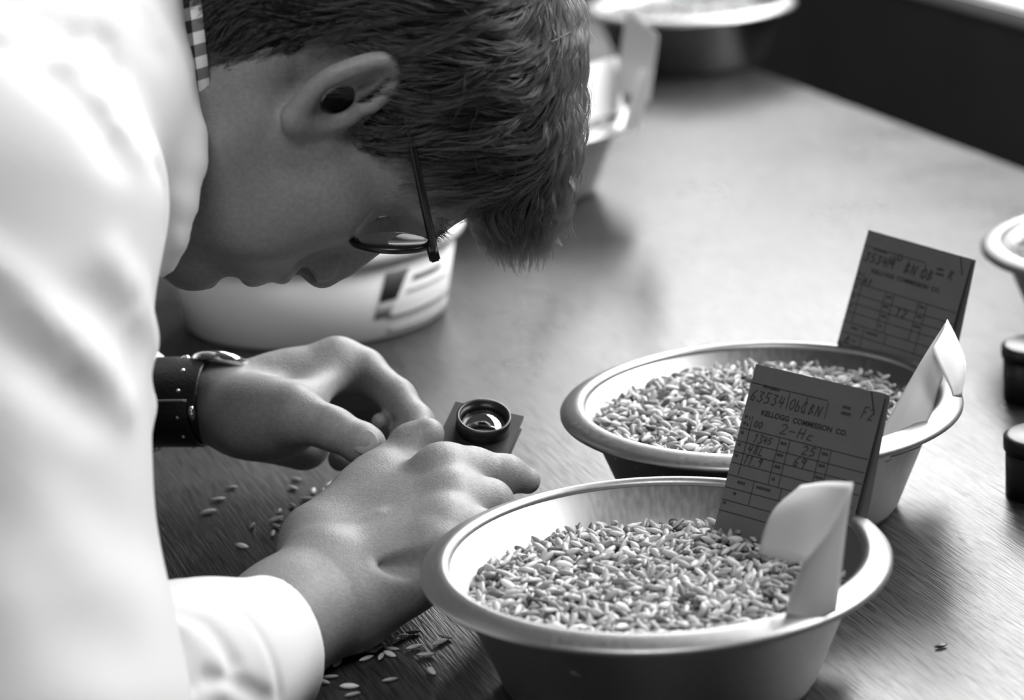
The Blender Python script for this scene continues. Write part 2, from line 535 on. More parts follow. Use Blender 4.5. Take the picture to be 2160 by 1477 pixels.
# ------------------------------------------------------------------ grain
def kernel_template(seg=6):
    prof = [(-0.5, 0.0), (-0.44, 0.13), (-0.26, 0.30), (0.0, 0.36), (0.24, 0.29), (0.42, 0.13), (0.5, 0.0)]
    V = [(0, -0.5, 0)]; Fc = []
    for y, r in prof[1:-1]:
        for k in range(seg):
            a = 2 * math.pi * k / seg
            x, z = r * math.cos(a), r * math.sin(a) * 0.82
            if k == 1 or k == 2: z *= 0.93
            V.append((x, y, z))
    V.append((0, 0.5, 0)); n = len(prof) - 2
    for k in range(seg): Fc.append((0, 1 + (k + 1) % seg, 1 + k))
    for i in range(n - 1):
        for k in range(seg):
            k2 = (k + 1) % seg
            a, b, c, d = 1 + i * seg + k, 1 + i * seg + k2, 1 + (i + 1) * seg + k2, 1 + (i + 1) * seg + k
            Fc.append((a, b, c)); Fc.append((a, c, d))
    e = len(V) - 1
    for k in range(seg): Fc.append((e, 1 + (n - 1) * seg + k, 1 + (n - 1) * seg + (k + 1) % seg))
    return np.array(V), np.array(Fc)
KV, KF = kernel_template(7)

def set_tone(me, tone):
    at_ = me.attributes.new('tone', 'FLOAT', 'POINT'); at_.data.foreach_set('value', np.asarray(tone, np.float32))

def grain_mesh(radius, height_fn, n, seed, klen=0.0094):
    r = np.random.default_rng(seed)
    pts = []
    cell = {}
    # loose blue-noise scatter in three layers
    for layer, cnt, dmin in ((0, n, 0.0030), (1, n, 0.0033), (2, int(n * 0.5), 0.0052)):
        cell = {}
        for _ in range(cnt * 5):
            if cnt <= 0: break
            rr = radius * math.sqrt(r.random()); a = r.random() * 2 * math.pi
            x, y = rr * math.cos(a), rr * math.sin(a)
            cx, cy = int(x // dmin), int(y // dmin)
            ok = True
            for i in (-1, 0, 1):
                for j in (-1, 0, 1):
                    for q in cell.get((cx + i, cy + j), ()):
                        if (q[0] - x) ** 2 + (q[1] - y) ** 2 < dmin * dmin: ok = False
            if not ok: continue
            cell.setdefault((cx, cy), []).append((x, y)); cnt -= 1
            pts.append((x, y, height_fn(x, y) - 0.0042 + layer * 0.0021 + r.normal(0, 0.0006), layer))
    P = np.array(pts); m = len(P)
    yawk = r.random(m) * 2 * math.pi
    pit = r.normal(0, 0.40, m) + np.where(r.random(m) < 0.05, r.normal(0, 0.7, m), 0)
    rol = r.random(m) * 2 * math.pi
    L = klen * r.normal(1, 0.10, m); W = L * 0.52 * r.normal(1, 0.10, m)
    base = KV[None] * np.stack([W, L, W], 1)[:, None, :]
    bend = (KV[None, :, 1] ** 2) * (r.normal(0, 0.0016, m))[:, None]
    base[:, :, 0] += bend
    def rot(V, a, i, j):
        c, s = np.cos(a)[:, None], np.sin(a)[:, None]
        A, B = V[:, :, i].copy(), V[:, :, j].copy()
        V[:, :, i] = c * A - s * B; V[:, :, j] = s * A + c * B
    rot(base, rol, 2, 0); rot(base, pit, 1, 2); rot(base, yawk, 0, 1)
    base += P[:, None, :3]
    V = base.reshape(-1, 3)
    rad = np.hypot(V[:, 0], V[:, 1]); lim = radius + 0.0008
    sc = np.where(rad > lim, lim / np.maximum(rad, 1e-9), 1); V[:, 0] *= sc; V[:, 1] *= sc
    Fk = (KF[None] + (np.arange(m) * len(KV))[:, None, None]).reshape(-1, 3)
    tone = np.repeat(np.clip(r.normal(0.55, 0.24, m) - 0.25 * (P[:, 3] == 0), 0, 1), len(KV))  # bottom layer toned darker as painted shade between kernels
    # packed bed below the loose top, coloured dark as shade in the gaps
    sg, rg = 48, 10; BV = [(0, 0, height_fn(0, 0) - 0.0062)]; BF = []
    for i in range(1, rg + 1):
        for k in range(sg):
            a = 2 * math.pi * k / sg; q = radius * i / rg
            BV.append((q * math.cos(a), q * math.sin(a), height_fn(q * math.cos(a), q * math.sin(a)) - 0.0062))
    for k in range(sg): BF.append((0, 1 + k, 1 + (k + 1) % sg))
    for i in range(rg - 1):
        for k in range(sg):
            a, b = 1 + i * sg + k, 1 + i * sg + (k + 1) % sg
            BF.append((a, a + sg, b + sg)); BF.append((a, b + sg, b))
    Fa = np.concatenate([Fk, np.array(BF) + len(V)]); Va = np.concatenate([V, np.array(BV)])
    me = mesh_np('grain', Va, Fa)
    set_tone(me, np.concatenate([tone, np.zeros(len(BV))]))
    return me

def hf_front(x, y):
    return 0.0468 + 0.0035 * math.exp(-((x + 0.01) ** 2 + (y - 0.01) ** 2) / 0.004) - 0.003 * math.exp(-((x + 0.005) ** 2 + (y - 0.02) ** 2) / 0.00018) + 0.0012 * math.sin(70 * x + 1) * math.sin(60 * y)
def hf_back(x, y):
    return 0.0535 + 0.008 * math.exp(-((x + 0.0) ** 2 + (y - 0.03) ** 2) / 0.003) + 0.0012 * math.sin(60 * x) * math.sin(66 * y + 1)
g1 = link('grain_heap', grain_mesh(0.0895, hf_front, 1150, 3), MT['grain']); g1.location = P_FRONT
tag(g1, 'pale oat grain filling the nearest metal pan', 'grain', 'grain in the metal pans', 'stuff')
g2 = link('grain_heap', grain_mesh(0.0925, hf_back, 1200, 4), MT['grain']); g2.location = P_BACK
tag(g2, 'pale oat grain heaped in the second metal pan', 'grain', 'grain in the metal pans', 'stuff')
for pn, lb in ((pan3, 'pale grain in the blurred pan behind the hair'), (pan4, 'pale grain in the most distant metal pan'), (pan5, 'pale grain in the pan cut off by the right edge')):
    g = g2.copy(); COL.objects.link(g); g.location = pn.location; g.rotation_euler = (0, 0, 1.3); g['label'] = lb

# loose kernels lying on the table
kern_me = [mesh_np('kernel', KV * np.array([0.0041, 0.0092, 0.0041]) * s + np.array([0.0006, 0, 0]) * 0, KF) for s in (0.92, 1.0, 1.1)]
for i, me in enumerate(kern_me):
    set_tone(me, np.full(len(KV), (0.55, 0.75, 0.95)[i])); me.materials.append(MT['grain'])
    me.polygons.foreach_set('use_smooth', np.ones(len(me.polygons), bool))
K_UP = [(489, 1028, 5), (460, 1053, 8), (440, 1079, 10), (532, 1108, 50), (589, 1078, 80), (583, 1094, 15), (582, 1108, -20), (576, 1124, 75), (510, 1151, -12),
        (624, 1011, -4), (617, 1029, -14), (661, 1035, 70), (682, 1035, 100), (697, 1021, 25), (671, 1052, 5), (661, 1064, -50), (675, 1066, 40), (647, 1069, -25),
        (617, 1066, -30), (621, 1080, 60), (620, 1098, 8), (635, 1093, 3), (646, 1087, 110), (648, 1053, 0)]
K_LOW = [(731, 1357, 30), (731, 1373, -60), (712, 1398, 42), (697, 1427, 5), (681, 1437, -15), (737, 1447, 0), (744, 1464, 12), (773, 1388, 20), (769, 1353, -30),
         (791, 1351, 50), (806, 1360, -40), (779, 1371, -12), (797, 1368, 30), (804, 1384, 60), (822, 1379, -22), (827, 1368, -5), (835, 1351, 35), (846, 1344, 20),
         (872, 1333, 8), (873, 1364, 14), (928, 1354, 20), (940, 1343, -10), (898, 1380, 3), (910, 1415, -40), (823, 1433, 10)]
ORD = ['leftmost'] + [w + ' from the left' for w in ('second third fourth fifth sixth seventh eighth ninth tenth eleventh twelfth thirteenth fourteenth '
       'fifteenth sixteenth seventeenth eighteenth nineteenth twentieth').split()]
def put_kernels(lst, zone, grp):
    zs = [zone(px, py) for px, py, _ in lst]
    order = {}
    for z in set(zs):
        idx = sorted([i for i in range(len(lst)) if zs[i] == z], key=lambda i: (lst[i][0], lst[i][1]))
        for k, i in enumerate(idx): order[i] = k
    for i, (px, py, a) in enumerate(lst):
        p = on(px, py, 0.0015)
        o = bpy.data.objects.new('oat_kernel', kern_me[i % 3]); COL.objects.link(o)
        q = on(px + 10 * math.cos(math.radians(a)), py - 10 * math.sin(math.radians(a)), 0.0015) - p
        o.location = (p[0], p[1], 0.0014); o.rotation_euler = (0, 0.5 * (i % 3) - 0.5, math.atan2(q[1], q[0]) - math.pi / 2)
        lb = zs[i] if zs[i].startswith('*') else 'oat kernel %s, %s' % (zs[i], ORD[order[i]])
        tag(o, lb.lstrip('*'), 'grain kernel', grp)
def zone_up(px, py):
    if (px, py) == (489, 1028): return '*oat kernel on bare table below the watch, topmost of a slanting row of three'
    if (px, py) == (460, 1053): return '*oat kernel on bare table below the watch, middle of a slanting row of three'
    if (px, py) == (440, 1079): return '*oat kernel on bare table near the sleeve, lowest of a slanting row of three'
    if (px, py) == (532, 1108): return '*bright slanting oat kernel alone between the row of three and the cluster'
    if (px, py) == (510, 1151): return '*lone oat kernel on bare table, lowest of those above the white cuff'
    if py < 1045: return 'in the shade under the far hand'
    return 'in the cluster along the upper edge of the forearm'
def zone_low(px, py):
    if 760 < px < 850 and py < 1392: return 'in the little pile under the wrist'
    if px < 760: return 'close along the lower edge of the wrist and cuff'
    return 'scattered between the little pile and the nearest pan'
put_kernels(K_UP, zone_up, 'loose kernels left of the forearm')
put_kernels(K_LOW, zone_low, 'loose kernels below the wrist')
_p = on(1985, 1363, 0.001)
o = bpy.data.objects.new('seed_husk', mesh_np('husk', KV * np.array([0.0042, 0.0080, 0.0030]), KF)); COL.objects.link(o)
o.data.materials.append(MT['black']); o.location = (_p[0], _p[1], 0.0012); o.rotation_euler = (0, 0, -1.15)
tag(o, 'small black husk lying alone on the table right of the nearest pan', 'husk')

# ------------------------------------------------------------------ the man: head frame (mm: x his right, y face, z crown)
def cvec(r, d, a): return r * RT - d * UP + a * FWD
HX = cvec(0.14785384, 0.25767559, -0.9548521)
HY = cvec(0.23468556, 0.92874675, 0.28697065)
HZ = cvec(0.96076112, -0.26651972, 0.07684604)
HO = at(682, 136, 1.345)
HR = np.stack([HX, HY, HZ], 0)
def hw(P): return HO + (np.asarray(P, float) @ HR) * 0.001
def to_head(P): return ((np.asarray(P) - HO) @ HR.T) * 1000

def rot_axes(yaw=0, pitch=0, roll=0):
    cy, sy = math.cos(yaw), math.sin(yaw); cp, sp = math.cos(pitch), math.sin(pitch); cr, sr = math.cos(roll), math.sin(roll)
    Rz = np.array([[cy, sy, 0], [-sy, cy, 0], [0, 0, 1]]); Rx = np.array([[1, 0, 0], [0, cp, sp], [0, -sp, cp]]); Ry = np.array([[cr, 0, -sr], [0, 1, 0], [sr, 0, cr]])
    return Ry @ Rx @ Rz

def build_head():
    f = Field((-98, -122, -175), (98, 140, 142), 1.5)
    f.add(ell((0, -2, 46), (73, 95, 78)))
    f.add(ell((0, 48, 36), (61, 48, 46)), 14)                      # forehead
    f.add(ell((0, 50, -22), (58, 44, 60)), 18)                     # face block
    for s in (-1, 1):
        f.add(ell((s * 48, 50, -14), (17, 26, 16)), 16)            # cheek bones
        f.add(cone((s * 54, 6, -40), (s * 47, 16, -66), 13, 14), 20)
        f.add(cone((s * 47, 16, -66), (s * 16, 74, -93), 14, 15), 22)
        f.add(ell((s * 40, 46, -52), (20, 34, 28)), 22)            # cheek
        f.add(cone((s * 14, 92, 31), (s * 40, 82, 32), 7, 8), 12)  # brow
    f.add(ell((0, 74, -90), (22, 20.0, 15)), 14)                   # chin
    f.add(ell((0, 74, -56), (33, 28.5, 30)), 16)                   # mouth
    f.cut(ell((0, 97.5, -76.5), (30, 8.0, 5.5)), 6)                     # fold under the lip
    f.add(ell((0, 95.5, -49), (21, 10.0, 6.4)), 4)                 # upper lip
    f.add(ell((0, 92.5, -64), (19, 9.6, 6.4)), 4)                # lower lip
    f.cut(ell((0, 109, -56.3), (24, 8, 1.7)), 2.5)
    f.add(cone((0, 87, 20), (0, 102, -16), 9, 10), 10)             # nose bridge
    f.add(ell((0, 101.3, -28.5), (11.5, 13.5, 11)), 7)                 # nose tip
    for s in (-1, 1):
        f.add(ell((s * 12, 97, -28), (8, 11, 8.5)), 4)            # wing of the nose
        f.cut(ell((s * 8.6, 100, -36.5), (4.8, 7.5, 6.0)), 2.0)          # nostril
        f.cut(ell((s * 42, 103, 8), (26, 31, 14.0)), 9)            # eye socket
        f.add(ell((s * 33, 66, 9), (15.5, 13.0, 12.5)), 5)         # lids over the eyeball
        f.cut(ell((s * 34, 80, 7.5), (12.0, 5, 3.0)), 2)
        f.cut(ell((s * 24, 100, -30), (5, 14, 9)), 9)              # crease beside the nose
    # neck
    f.add(cone((0, -30, -10), (0, -50, -175), 56, 60), 24)
    f.add(cone((0, 10, -75), (0, 6, -175), 36, 46), 26)
    for s in (-1, 1):
        f.add(cone((s * 52, -20, -26), (s * 30, 26, -170), 9, 13), 18)
    # ears
    for s in (-1, 1):
        base = 68
        def E(o, y, z): return (s * (base + o), y + 8, z * 0.95 + 2)
        R = rot_axes(s * math.radians(40), 0.30)
        f.add(ell(E(8, -6, 2), (4.4, 11.5, 26), R), 5)
        pts = smooth_path([E(2, 5, 4), E(5, 6, 12), E(6, 2, 22), E(8, -6, 29), E(12, -14, 27), E(15, -17, 20), E(17, -17, 8), E(17, -15, -5), E(13, -9, -16), E(9, -1, -25)], 4)
        chain(f, pts, list(np.interp(np.linspace(0, 1, len(pts)), [0, .3, .6, 1], [3.0, 4.0, 4.8, 5.6])), 0.6, 2)
        f.add(ell(E(8, 2, -26), (5.5, 7.5, 7.5)), 5)               # lobe
        f.add(ell((s * 58, 20, -18), (12, 15, 17)), 12)
        f.add(ell(E(1, 5, -19), (7, 8, 9)), 6)
        f.add(ell(E(0, 9.5, -4), (5.5, 4.5, 10)), 6)               # tragus
        f.cut(ell(E(15, -3, -2), (8.0, 7.0, 11.0), R), 3)          # concha
        _a = nrm([s * 0.955, -0.287, -0.077]); _b = nrm(np.cross([0, -0.25, 1.0], _a)); _c = np.cross(_a, _b)
        f.cut(ell(np.array(E(0, -0.5, -2)), (34.0, 5.8, 9.4), [_a, _b, _c]), 1.5)    # ear canal
        f.cut(ell(E(13, -7, 14), (4.0, 4.2, 8), R), 3)             # scapha
    global HEAD_F
    HEAD_F = f
    p, q = f.mesh()
    return hw(p), q

# ------------------------------------------------------------------ hands and forearms, joints in metres
def build_right_hand():
    W0 = at(470, 1420, 1.245); W1 = at(690, 1225, 1.310)
    IM, MM, RM, PM = at(935, 1012, 1.366), at(955, 1062, 1.345), at(945, 1118, 1.322), at(915, 1165, 1.308)
    lo = np.array([W0, W1, IM, PM]).min(0) - 0.08; hi = np.array([W0, W1, IM, PM]).max(0) + 0.12
    lo[2] = -0.012
    f = Field(lo, hi, 0.0013)
    f.add(cone(W0, at(600, 1310, 1.283), 0.031, 0.0275))
    f.add(cone(at(600, 1310, 1.283), W1, 0.0275, 0.0265), 0.015)
    # wrist is wider than deep
    f.add(cone(at(668, 1186, 1.335), at(735, 1280, 1.300), 0.0165, 0.019), 0.02)
    # metacarpal fan
    for m, w, r in ((IM, at(725, 1165, 1.345), 0.0145), (MM, at(735, 1200, 1.330), 0.0150), (RM, at(745, 1235, 1.318), 0.0145), (PM, at(750, 1268, 1.306), 0.0135)):
        f.add(cone(w, m, 0.0175, r), 0.016)
    f.add(ell(at(850, 1205, 1.322), (0.020, 0.026, 0.016)), 0.018)          # outer edge of the palm
    f.cut(cone(at(930, 1188, 1.290), at(800, 1196, 1.2935), 0.0075, 0.0008), 0.010)
    f.add(ell(at(822, 1062, 1.380), (0.020, 0.026, 0.014)), 0.02)           # base of the thumb, far side
    f.add(cone(at(668, 1135, 1.352), at(800, 1038, 1.385), 0.0155, 0.0150), 0.020)
    # thumb up to the loupe
    chain(f, [at(795, 1065, 1.385), at(835, 1000, 1.400), at(872, 938, 1.404), at(903, 916, 1.402)], [0.0165, 0.0130, 0.0112, 0.0088], 0.006, 0.018)
    # fingers
    k = 0.004
    f.add(ell(IM + 0.004 * UP, (0.013, 0.013, 0.013)), 0.012)
    chain(f, [IM, at(1000, 992, 1.376), at(1068, 1000, 1.382), at(1112, 1014, 1.388)], [0.0135, 0.0110, 0.0096, 0.0072], 0.005, 0.010)
    chain(f, [MM, at(1035, 1060, 1.352), at(1075, 1090, 1.375), at(1062, 1105, 1.392)], [0.0142, 0.0110, 0.0095, 0.0080], 0.005, 0.010)
    chain(f, [RM, at(1020, 1125, 1.322), at(1052, 1150, 1.345), at(1028, 1158, 1.360)], [0.0138, 0.0104, 0.0090, 0.0078], 0.005, 0.009)
    chain(f, [PM, at(975, 1185, 1.302), at(1004, 1200, 1.322), at(985, 1205, 1.336)], [0.0122, 0.0092, 0.0080, 0.0070], 0.005, 0.008)
    # tendons and knuckle relief
    for m, w in ((IM, at(745, 1165, 1.335)), (MM, at(750, 1200, 1.318)), (RM, at(760, 1235, 1.305))):
        f.ridge([w - 0.014 * FWD + 0.004 * UP, m - 0.012 * FWD + 0.006 * UP], 0.0009, 0.0035)
    f.ridge([at(600, 1205, 1.295), at(700, 1130, 1.318), at(800, 1085, 1.325)], 0.0011, 0.0045)
    for t in (0.0, 0.006, 0.012):
        c = at(1005, 985, 1.387) + t * RT
        f.ridge([c - 0.010 * UP, c + 0.014 * UP], -0.0005, 0.0015)
    f.rest()
    return f.mesh()

def build_left_hand():
    A0 = at(160, 850, 1.500); A1 = at(462, 850, 1.468)
    f = Field(at(230, 1000, 1.47) - np.array([0.05, 0.08, 0.04]), at(930, 700, 1.47) + np.array([0.03, 0.09, 0.05]), 0.0013)
    IMp = at(712, 770, 1.490)
    f.add(cone(A0, at(380, 842, 1.475), 0.027, 0.0215))
    f.add(cone(at(380, 842, 1.475), A1, 0.0212, 0.0185), 0.01)
    f.add(cone(at(490, 856, 1.460), at(490, 850, 1.484), 0.0165, 0.016), 0.010)
    # palm seen from the thumb side
    f.add(cone(A1, at(600, 825, 1.485), 0.0185, 0.0178), 0.015)
    f.add(cone(at(600, 825, 1.485), IMp, 0.0178, 0.0130), 0.02)
    f.add(ell(at(572, 888, 1.442), (0.028, 0.021, 0.0205)), 0.020)          # ball of the thumb
    f.add(cone(at(525, 892, 1.465), at(640, 935, 1.480), 0.016, 0.014), 0.02)
    for px, py, d, r in ((735, 800, 1.510, 0.0135), (725, 840, 1.527, 0.0130), (700, 880, 1.540, 0.0120)):
        f.add(cone(at(520, 850, d - 0.012), at(px, py, d), 0.016, r), 0.016)
    f.cut(ell(at(735, 880, 1.472), (0.020, 0.030, 0.016)), 0.012)           # hollow of the palm
    # thumb
    chain(f, [at(520, 872, 1.438), at(617, 875, 1.422), at(702, 905, 1.416), at(766, 937, 1.412), at(776, 941, 1.411)], [0.0185, 0.0142, 0.0110, 0.0104, 0.0092], 0.006, 0.014)
    f.ridge([at(600, 838, 1.42), at(690, 862, 1.412)], 0.0006, 0.004)
    # forefinger arches over and comes down beside the loupe
    chain(f, [IMp, at(770, 782, 1.488), at(838, 838, 1.470), at(880, 888, 1.455), at(893, 925, 1.440)], [0.0128, 0.0110, 0.0098, 0.0085, 0.0072], 0.005, 0.010)
    # the other fingers curl under
    chain(f, [at(735, 800, 1.510), at(832, 850, 1.512), at(868, 905, 1.478), at(848, 930, 1.452)], [0.0125, 0.0105, 0.0092, 0.0080], 0.005, 0.008)
    chain(f, [at(725, 840, 1.527), at(812, 880, 1.530), at(826, 915, 1.490), at(801, 889, 1.462)], [0.0122, 0.0100, 0.0080, 0.0048], 0.005, 0.008)
    chain(f, [at(700, 880, 1.540), at(780, 925, 1.530), at(790, 962, 1.490), at(718, 968, 1.462)], [0.0115, 0.0092, 0.0080, 0.0070], 0.005, 0.008)
    # web between thumb and forefinger, creases at the thumb knuckle
    f.add(cone(at(650, 845, 1.445), at(700, 800, 1.478), 0.0062, 0.0062), 0.016)
    for dx in (0, 12, 24):
        f.ridge([at(697 + dx, 868, 1.404), at(690 + dx, 915, 1.404)], -0.0006, 0.0014)
    f.rest()
    return f.mesh()

NEAR_SH = at(0, 425, 1.190); NEAR_EL = at(30, 1500, 1.150)
FAR_SH = hw((-175, -10, -165)); FAR_EL = at(-150, 800, 1.52)
def build_trunk():
    f = Field((-0.95, 0.85, -0.03), (0.0, 2.05, 0.95), 0.007)
    N = hw((0, -45, -130))
    f.add(cone(N, hw((0, -70, -420)), 0.085, 0.135))
    f.add(cone(hw((150, -35, -190)), hw((-150, -35, -190)), 0.055, 0.055), 0.08)
    f.add(cone(NEAR_SH, NEAR_EL, 0.055, 0.042), 0.05)
    f.add(cone(NEAR_EL, at(500, 1395, 1.255), 0.042, 0.033), 0.02)
    f.add(cone(FAR_SH, FAR_EL, 0.055, 0.042), 0.05)
    f.add(cone(FAR_EL, at(200, 850, 1.497), 0.042, 0.030), 0.02)
    f.rest(0.004)
    return f.mesh()

parts = [build_head(), build_right_hand(), build_left_hand(), build_trunk()]
off = 0; VV = []; QQ = []
for v, q in parts:
    VV.append(v); QQ.append(q + off); off += len(v)
person_base = hw((0, -60, -420)); 
person = link('person', mesh_np('person', np.concatenate(VV), np.concatenate(QQ)), MT['skin'])
tag(person, 'person in white jacket bending over the table with both hands at a magnifier', 'person')

# eyes
for s in (-1, 1):
    bm = bmesh.new(); bmesh.ops.create_uvsphere(bm, u_segments=24, v_segments=16, radius=0.0118)
    me = bpy.data.meshes.new('eye'); bm.to_mesh(me); bm.free()
    e = link('eye', me, MT['eye'], person); e.location = hw((s * 33, 66.5, 9))
    bm = bmesh.new(); bmesh.ops.create_uvsphere(bm, u_segments=20, v_segments=10, radius=0.0058)
    me = bpy.data.meshes.new('iris'); bm.to_mesh(me); bm.free()
    e2 = link('iris', me, MT['iris'], e); e2.location = Vector(hw((s * 33, 72.8, 7))) - Vector(hw((s * 33, 66.5, 9)))

def disc_on(name, c, u, v, n, ru, rv, h, m, parent, label=None):
    bm = bmesh.new(); bmesh.ops.create_uvsphere(bm, u_segments=20, v_segments=12, radius=1)
    Mx = Matrix(((u[0] * ru, v[0] * rv, n[0] * h, c[0]), (u[1] * ru, v[1] * rv, n[1] * h, c[1]), (u[2] * ru, v[2] * rv, n[2] * h, c[2]), (0, 0, 0, 1)))
    bmesh.ops.transform(bm, matrix=Mx, verts=bm.verts)
    bmesh.ops.recalc_face_normals(bm, faces=bm.faces)
    me = bpy.data.meshes.new(name); bm.to_mesh(me); bm.free()
    o = link(name, me, m, parent)
    if label: o['label'] = label
    return o
_u = nrm(at(805, 938, 1.411) - at(735, 912, 1.413)); _n = nrm(-FWD * 0.97 + UP * 0.22 + RT * 0.12); _n = nrm(_n - (_n @ _u) * _u)
disc_on('thumbnail', at(769, 932, 1.4026), _u, np.cross(_n, _u), _n, 0.0077, 0.0071, 0.0016, MT['nail'], person)

# brows and lashes
def fuzz(name, roots, dirs, lens, rad):
    n = len(roots); m = 4; P = np.zeros((n, m, 3))
    for i in range(m): P[:, i] = roots + dirs * (lens[:, None] * i / (m - 1))
    h = bpy.data.hair_curves.new(name); h.add_curves([m] * n)
    h.position_data.foreach_set('vector', hw(P.reshape(-1, 3)).astype(np.float32).ravel())
    if 'radius' not in h.attributes: h.attributes.new('radius', 'FLOAT', 'POINT')
    h.attributes['radius'].data.foreach_set('value', (np.tile(np.linspace(1, .3, m), n) * rad).astype(np.float32))
    h.materials.append(MT['hair'])
    o = bpy.data.objects.new(name, h); COL.objects.link(o); o.parent = person; o['kind'] = 'stuff'
def face_y(x, z):
    f = HEAD_F; i = int(round((x - f.lo[0]) / f.h)); k = int(round((z - f.lo[2]) / f.h))
    col = f.F[i, :, k]; j = np.nonzero(col < 0)[0]
    return f.lo[1] + f.h * j[-1] if len(j) else 60.0
_rb = np.random.default_rng(3)
for s in (-1, 1):
    R_, D_ = [], []
    for _ in range(260):
        t = _rb.random(); x = s * (16 + 38 * t); z = 29 + 7 * math.sin(t * 2.4) + _rb.normal(0, 2.2)
        R_.append((x, face_y(x, z) - 0.5, z)); D_.append(nrm((s * 0.8, 0.30 - 0.5 * t, 0.35 - 0.5 * t) + _rb.normal(0, 0.2, 3)))
    fuzz('eyebrow', np.array(R_), np.array(D_), 6 + 4 * _rb.random(260), 0.00012)
    R_, D_ = [], []
    for _ in range(70):
        t = _rb.random(); x = s * (22 + 23 * t); z = 10.5 + 1.5 * math.sin(t * math.pi)
        R_.append((x, 78 - 5 * (2 * t - 0.9) ** 2, z)); D_.append(nrm((s * (t - 0.4) * 0.8, 1.0, 0.35) + _rb.normal(0, 0.12, 3)))
    fuzz('eyelashes', np.array(R_), np.array(D_), 7 + 3 * _rb.random(70), 0.00010)

# ------------------------------------------------------------------ jacket
def build_jacket():
    f = Field((-0.80, 0.78, -0.022), (0.06, 1.85, 0.80), 0.0040)
    N = hw((0, -50, -150))
    f.add(cone(hw((0, -60, -235)), hw((0, -75, -440)), 0.118, 0.150))
    f.add(cone(hw((120, -40, -185)), hw((-150, -35, -195)), 0.072, 0.066), 0.06)
    f.add(cone(hw((70, -45, -200)), NEAR_SH - 0.03 * RT, 0.095, 0.080), 0.03)
    f.add(cone(hw((60, -90, -190)), hw((40, -110, -330)), 0.085, 0.10), 0.03)
    # collar of the jacket around the neck
    ring = [(60, -62, -80), (61, -30, -85), (59, 4, -102), (50, 34, -112), (30, 58, -122), (0, 66, -128), (-30, 58, -122), (-50, 34, -112), (-60, 4, -100), (-64, -30, -92), (-58, -75, -88), (-30, -105, -84), (0, -114, -84), (30, -105, -84), (58, -75, -77), (60, -62, -79)]
    rp = [hw(p) for p in ring]
    for a, b in zip(rp[:-1], rp[1:]): f.add(cone(a, b, 0.015, 0.015), 0.012)
    f.add(cone(hw((40, -45, -150)), hw((-40, -45, -150)), 0.060, 0.060), 0.02)
    f.add(cone(hw((52, 10, -132)), hw((30, 40, -150)), 0.034, 0.034), 0.03)
    # front edge of the jacket hanging beside the jaw
    lap = [at(340, 60, 1.290), at(350, 160, 1.286), at(368, 225, 1.278), at(394, 290, 1.270), at(397, 345, 1.266), at(380, 430, 1.264), at(361, 500, 1.266), at(342, 552, 1.272)]
    for a, b in zip(lap[:-1], lap[1:]): f.add(cone(a, b, 0.0080, 0.0078), 0.006)
    lap2 = [at(330, 150, 1.31), at(352, 280, 1.315), at(350, 400, 1.315), at(325, 520, 1.315)]
    for a, b in zip(lap2[:-1], lap2[1:]): f.add(cone(a, b, 0.0135, 0.0130), 0.008)
    f.add(cone(at(255, 260, 1.345), at(255, 500, 1.345), 0.030, 0.024), 0.015)
    f.add(cone(at(165, 20, 1.34), at(60, 190, 1.26), 0.050, 0.080), 0.02)
    f.add(cone(at(-30, -60, 1.42), at(-60, 60, 1.36), 0.095, 0.110), 0.02)
    # sleeves: the near one hangs in front of everything
    f.add(cone(NEAR_SH, at(-72, 850, 1.172), 0.0770, 0.0735), 0.010)
    f.add(cone(at(-72, 850, 1.172), NEAR_EL, 0.0735, 0.0775), 0.03)
    f.add(cone(FAR_SH, FAR_EL, 0.070, 0.058), 0.03)
    f.add(cone(FAR_EL, at(262, 845, 1.492), 0.058, 0.034), 0.03)
    # folds
    f.crease([(188, 168), (260, 228), (315, 300), (344, 380), (351, 480)], -0.0035, 0.0060)
    f.crease([(95, 150), (165, 195), (215, 255), (248, 310)], -0.0065, 0.011)
    f.crease([(165, 158), (232, 235), (275, 320)], 0.0045, 0.008)
    f.crease([(-60, 535), (20, 600), (110, 690), (200, 772), (255, 850)], 0.0065, 0.010)
    f.crease([(-60, 620), (40, 715), (120, 790), (190, 850)], -0.0070, 0.015)
    f.crease([(235, 550), (295, 630), (322, 720)], 0.0045, 0.009)
    f.crease([(180, 620), (240, 690), (285, 770)], -0.0035, 0.010)
    f.crease([(140, 1000), (240, 1110), (330, 1150)], -0.0030, 0.018)
    f.crease([(60, 1150), (130, 1300), (240, 1360)], -0.0035, 0.020)
    f.crease([(30, 880), (50, 1050), (40, 1250)], 0.0030, 0.022)
    f.crease([(322, 860), (338, 960), (335, 1060)], 0.0040, 0.010)
    f.crease([(-20, 102), (60, 98), (130, 96), (212, 82), (240, 135)], -0.0050, 0.0055)
    f.crease([(30, 20), (90, 52), (140, 80)], -0.0035, 0.008)
    f.crease([(310, 40), (322, 90), (340, 110)], -0.0025, 0.007)
    f.rest()
    return f.mesh()
v, q = build_jacket()
jk = link('jacket', mesh_np('jacket', v, q), MT['jacket'], person)

